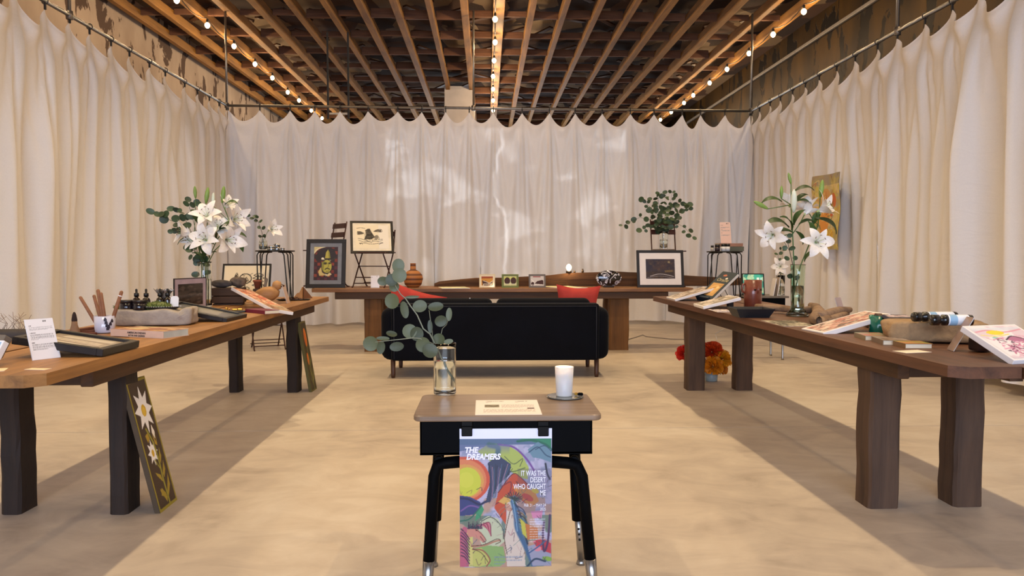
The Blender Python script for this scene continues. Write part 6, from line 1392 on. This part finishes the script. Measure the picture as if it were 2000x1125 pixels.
def lying(label, px, py, L, r, ang):
    p = W(px, py, ZS+r); t = thing('white_bottle', label, 'bottle', p, ang, 'bottles lying on the tan stone')
    Mx = Matrix.Rotation(R(90), 4, 'Y')
    MB().lathe([(0, .062), (r*.98, .062), (r, .068), (r, L-.018), (r*.9, L-.012), (0, L-.010)], 24, M=Mx).build('body', mat('white_label', 'e6eaf0', .4, var=.04), t)
    MB().lathe([(0, 0), (r*.92, 0), (r*.98, .004), (r*.98, .030), (r*.6, .034), (r*.6, .040), (r*1.0, .046), (r*1.01, .064), (0, .064)], 24, M=Mx).build('cap', mat('black_cap', '0a0a0c', .25, coat=.4), t)
    MB().lathe([(r*1.01, .070), (r*1.012, .074), (r*1.012, .096), (r*1.01, .1)], 24, M=Mx).build('label_band', mat('pale_blue_label', '8fb4d0', .4), t)
    MB().lathe([(0, L-.016), (r*1.0, L-.016), (r*.97, L), (0, L)], 24, M=Mx).build('base', mat('black_cap', '0a0a0c', .25, coat=.4), t)
    return t
lying('white bottle with a black cap lying farther back on the tan stone', 1784, 619, .20, .0225, R(4))
lying('white bottle with a black cap lying nearest on the tan stone', 1818, 625, .165, .0235, R(-6))
for k, (a, b_, lb, cl, cv_) in enumerate((((1668, 657.5), (1690, 665), 'small pocket book nearest the teal mug, leftmost of three', '9a8a6a', 'a8805a'), ((1702, 666), (1724.6, 674), 'small pocket book in the middle of the row of three', '8a7660', '9a8474'), ((1744, 675), (1768, 681), 'small pocket book with an orange and green cover, rightmost of three', '8a6a44', 'c08a4a'))):
    bc2 = Canvas(40, 30, 28, 20, cv_).blot(9, .5, ('8a9a6a', 'a89a90', '8a9a3a')[k], .9).blot(6, .6, ('c05a3a', '5a4a44', 'd0803a')[k], .8)
    book(lb, T(*a), T(*b_), .115, .021, mat('pocket_cover_%d' % k, cl, .6), cvs=bc2, group='pocket books on the right table')
for lb, cs in (('small white card tucked beneath the right pocket book', ((1790, 681), (1806, 680), (1790, 676.5))), ('cream paper slips fanned at the front edge of the right table', ((1770, 690), (1820, 688), (1757, 685)))):
    sheet_on(lb, Canvas(10, 10, 4, 4, 'efe4cc'), cs, TZ, 'paper_slip')
a = T(1849, 682); easel_card('clear acrylic card seen almost edge-on before the tan stone', a, T(1862, 686), WY(1868, 614, a.y+.09), Canvas(10, 14, 8, 10, '9a8074'))
pt = Canvas(100, 80, 100, 80, 'e9e4e4').blot(20, .55, 'd9c2cc', .8)
pt.rect(0, 4, 100, 12, 'cfd8e2', .6).curve([(2, 14), (30, 10), (60, 16), (98, 10)], 3, 'd89aa8').ell(38, 17, 17, 6, 'ead23a').curve([(4, 22), (30, 26), (60, 22)], 2, 'e6d86a').ell(24, 30, 6, 3, '9ac8b8')
for k in range(120):
    rg = random.Random(k); x, y = rg.uniform(14, 98), rg.uniform(28, 76); pt.curve([(x, y), (x+rg.uniform(-8, 8), y+rg.uniform(-3, 5)), (x+rg.uniform(-13, 13), y+rg.uniform(-5, 6))], rg.uniform(.9, 2.4), rg.choice(('b8607f', 'c98aa4', 'd9a8bc', '4a3048', '8a4468', 'd890b0')), .9)
pt.poly([(40, 34), (60, 27), (74, 34), (70, 42), (50, 40)], 'b07090').curve([(38, 36), (60, 27), (80, 38), (96, 34)], 2, '3a2840')
a, c_ = W(1981, 704, TZ+.012), W(1879, 636.5, TZ+.118); y_ = c_-a; b_ = a+Vector((y_.y, -y_.x, 0)).normalized()*.27
slab('canvas_print', 'white edged pink mountain painting with a yellow sun at the near end', a, b_, c_, .024, pt, border=.012, prop=False)
o = MB().box((0, 0, .028), (.07, .07, .056), bev=.012).build('wood_block', mat('dark_red_block', '3a221c', .7)); o.location = T(1921, 688)+Vector((.015, .04, 0)); tag(o, 'dark rounded wooden block under the pink mountain painting', 'block')
p = T(1750, 641); slab('canvas_print', 'dark edged small print lying behind the tan stone', W(1738, 621, TZ+.085), W(1782, 621, TZ+.06), W(1745, 614, TZ+.09), .015, art(15, 'c9b4b4', [(16, .5, '8a7474'), (10, .6, 'd8c8c8')], 20, 30, 20), mat('dark_grey_edge', '4a4446', .6), border=.008)
for o in [x for x in bpy.data.objects if x.get('label') == 'dark edged small print lying behind the tan stone']:
    MB().box((.08, .05, -.045), (.10, .06, .06), bev=.003).build('support', M_crate, o)
p = T(1905, 655); o = MB().box((0, 0, .05), (.20, .035, .10), bev=.004).build('wood_block', wood('pale_block', '7a5236', 'a07850', axis=0)); o.location = (2.22, 3.66, TZ); o.rotation_euler = (0, 0, R(-14)); tag(o, 'pale brown wooden strip standing behind the right end of the tan stone', 'block')

# ---- green glass vase with lilies
vp = T(1557, 617); s_ = mpp(vp); Yv = vp.y; h = 102*s_
M_gg = glass('green_tinted_glass', (.80, .90, .80))
k = s_
glass_vase('glass_vase', 'tall green tinted vase with a flared foot on the right table', vp, [(21*k, 0), (21.5*k, 2*k), (19*k, 7*k), (13.5*k, 14*k), (12.5*k, 22*k), (13*k, 40*k), (13.5*k, 60*k), (14*k, 80*k), (14.3*k, 84*k), (14*k, 88*k), (14.5*k, 101*k), (15.5*k, 102*k)], .0035, 60*k, M_gg)
def V(px, py, dy=0.0): return WY(px, py, Yv+dy)
def fan(px, py, dy, kx): 
    b = vp+Vector((-.02+.012*kx*-1, .0, .016)); m_ = WY(1551+kx*6, 520, Yv); return [b, m_, m_.lerp(V(px, py, dy), .5)+Vector((0, 0, .01)), V(px, py, dy)]
G2 = 'lilies in the green vase'; u = s_
f = fan(1545, 400, .02, 0); lily_stem('tall middle lily of the green vase with pale buds and a drooping left bloom', f[0], f, [(V(1511, 458, -.04), (-.55, -.7, -.15), 32*u, False), (V(1541, 402, .06), (.1, .5, .7), 26*u, True), (V(1572, 418, .03), (.5, .3, .6), 24*u, True)], [(V(1545, 360, .02), (-.25, 0, 1), 24*u, False), (V(1526, 388, .03), (.0, 0, 1), 26*u, False), (V(1550, 415, -.05), (-.08, -.2, 1), 46*u, True), (V(1500, 408, -.02), (-.85, -.1, .42), 34*u, False)],
    [(V(1540, 445, .0), (-.9, -.2, .25), 58*u), (V(1527, 395, .03), (-1, 0, .1), 45*u), (V(1545, 450, -.02), (-.7, -.5, .9), 46*u), (V(1552, 440, -.04), (.3, -.4, .9), 40*u), (V(1552, 375, .03), (1, -.2, .25), 42*u), (V(1553, 452, .02), (.5, -.3, -.8), 34*u), (V(1553, 398, .0), (.7, -.2, .7), 34*u), (V(1548, 455, .0), (-.8, .1, .0), 50*u)], G2, .0042, 11)
f = fan(1598, 440, .0, 2); lily_stem('right-hand lily of the green vase with one open front bloom', f[0], f, [(V(1591, 474, -.07), (.05, -1, .12), 33*u, False), (V(1599, 412, -.01), (.75, -.45, .5), 32*u, True), (V(1580, 415, .05), (-.1, .4, .8), 28*u, True)], [(V(1602, 386, .0), (.12, 0, 1), 36*u, False)],
    [(V(1592, 428, -.02), (1, -.3, -.55), 56*u), (V(1582, 470, -.01), (-.1, -.3, 1), 44*u), (V(1588, 440, .02), (.4, -.1, .9), 36*u), (V(1586, 405, .02), (-.9, -.2, .5), 38*u), (V(1572, 512, -.03), (.4, -.4, .7), 34*u), (V(1560, 440, .02), (.9, -.3, .35), 34*u)], G2, .004, 12)
round_leaf_bunch('eucalyptus_sprig', 'small eucalyptus sprig low on the left of the green vase', vp+Vector((-.02, .01, .016)), [([vp+Vector((-.02, .01, .016)), WY(1549, 520, Yv), V(1542, 490, .02), V(1530, 470, .02)], 4), ([vp+Vector((-.02, .01, .016)), WY(1549, 520, Yv), V(1540, 480, .0), V(1536, 462, .0)], 3)], 4, 5*u, LEAF_D, M_dstem, seed=13)

# ---- painting pinned to the right curtain
XP = CRt.x-.20
a, b_, c_ = WX(1586, 486, XP), WX(1640, 488, XP), WX(1586, 346, XP)
M, w, h = plane_basis(a, b_, c_)
pcv = Canvas(90, 150, 80, 130, 'c6b07a').blot(26, .5, 'd0ba80', .9).blot(20, .60, 'bf8a4c', .8).blot(12, .58, 'a39a84', .8).blot(9, .62, 'c9b64e', .8).rect(0, 0, 90, 22, '8d8272', .7).blot(14, .6, 'b9a84a', .5).ell(40, 42, 12, 14, 'd9812f').ell(66, 52, 10, 14, 'c8672a').ell(36, 95, 12, 26, 'd08a3a').ell(55, 120, 16, 10, 'd8b52a').poly([(20, 20), (60, 24), (54, 50), (34, 60)], 'b8a878', .5).ell(55, 80, 6, 5, 'c05a2a')
for q in range(46): rg = random.Random(q); x, y = rg.uniform(4, 86), rg.uniform(4, 146); pcv.curve([(x, y), (x+rg.uniform(-9, 9), y+rg.uniform(-12, 12)), (x+rg.uniform(-14, 14), y+rg.uniform(-20, 20))], 1.6, rg.choice(('8a5a2a', '6a6a3a', 'e0c880', 'b5602a')), .8)
pn = thing('unframed_painting', 'unstretched yellow and orange painting pinned to the right curtain', 'painting', M=M)
bnd = lambda x, y: .02*np.sin(x*7+1)+.012*np.sin(y*9)
pcv.sheet('canvas_sheet', w, h, pn, 0, .7, 0, bend=bnd)
MB().grid(lambda x, y: (x*w, y*h, float(bnd(x, y))-.004), 16, 20).build('canvas_back', mat('raw_canvas', 'b9a98a', .9), pn)
# ---- vase of paper marigolds under the right table
vp = W(1389, 744); s_ = mpp(vp)
cyl_thing('flower_pot', 'small pale blue pot on the floor under the right table', 'vase', vp, [(0, 0), (.05, 0), (.055, .01), (.062, .10), (.055, .10), (.05, .012), (0, .012)], mat('pale_blue_glaze', '8a9aa0', .35), 24)
def pom(name, label, p, r, cols, foot):
    t = thing(name, label, 'flower', foot, 0, 'bright pom-pom flowers under the right table'); o0 = Vector(foot); rg = random.Random(int(p.x*1000))
    MB().tube([Vector((0, 0, 0)), (p-o0)*.6+Vector((0, 0, .01)), p-o0], .004, 6).build('stem', M_gstem, t)
    m = MB()
    for q in range(150):
        z = rg.uniform(-.7, 1); a_ = rg.uniform(0, 6.28); rr = math.sqrt(1-z*z); d = Vector((rr*math.cos(a_), rr*math.sin(a_), z)); s1 = d.cross(Vector((rg.uniform(-1, 1), rg.uniform(-1, 1), rg.uniform(-1, 1)))).normalized(); s2 = d.cross(s1)
        L = r*rg.uniform(.85, 1.08); wv = r*.30; c = p-o0; b0 = c+d*r*.25; e = c+d*L
        m.add([b0-s1*wv*.3, b0+s1*wv*.3, e+s1*wv*.75+s2*wv*.25, e+d*r*.03+s2*wv*.1, e-s1*wv*.75+s2*wv*.25], [(0, 1, 2, 3, 4)])
    o = m.build('petals', leafmat('petal_'+cols[0], cols[0], cols[1]), t); o['kind'] = 'stuff'
ft = vp+Vector((0, 0, .014))
for px, py, dy, rp_, cl, lb in ((1337, 691, .0, 17, ('8f1410', 'd8301c'), 'scarlet pom-pom flower peeking left of the far right table leg'), (1391, 687, .05, 21, ('a02008', 'e2521a'), 'red-orange pom-pom flower at the top of the floor bunch'), (1411, 702, .0, 18, ('b8700a', 'f2ac22'), 'golden pom-pom flower at the right of the floor bunch'), (1393, 716, -.06, 20, ('b8640a', 'f09c1c'), 'deep yellow pom-pom flower low in the front of the floor bunch'), (1360, 700, .06, 18, ('a01a10', 'd83c1c'), 'red pom-pom flower half hidden behind the far right table leg'), (1408, 722, -.02, 13, ('a85a08', 'd88414'), 'small amber pom-pom flower at the bottom of the floor bunch')):
    pom('paper_flower', lb, WY(px, py, vp.y+dy), rp_*s_, cl, ft+Vector(((px-1389)*.0004, dy*.3, 0)))
# ---- cables on the floor
pts = [W(1400, 664), W(1397, 660)+Vector((0, 0, .05)), WY(1402, 650, W(1400, 664).y+.1), WY(1412, 644, W(1400, 664).y+.3), WY(1420, 642, W(1400, 664).y+.4)]
o = MB().tube([q-pts[0]+Vector((0, 0, .005)) for q in pts], .006, 8).build('power_cable', mat('white_cable', 'c9c2b8', .5)); o.location = pts[0]; tag(o, 'thin white cable looping down to the floor under the right table', 'cable')
pts = [W(1226, 664), W(1240, 660), W(1255, 655), W(1262, 658), W(1280, 660), W(1310, 663), W(1340, 664)]
o = MB().tube([q-pts[0]+Vector((0, 0, .006)) for q in pts], .006, 8).build('power_cable', mat('grey_cable', '8a8078', .5)); o.location = pts[0]; tag(o, 'grey cable lying on the floor beside the back table leg', 'cable')
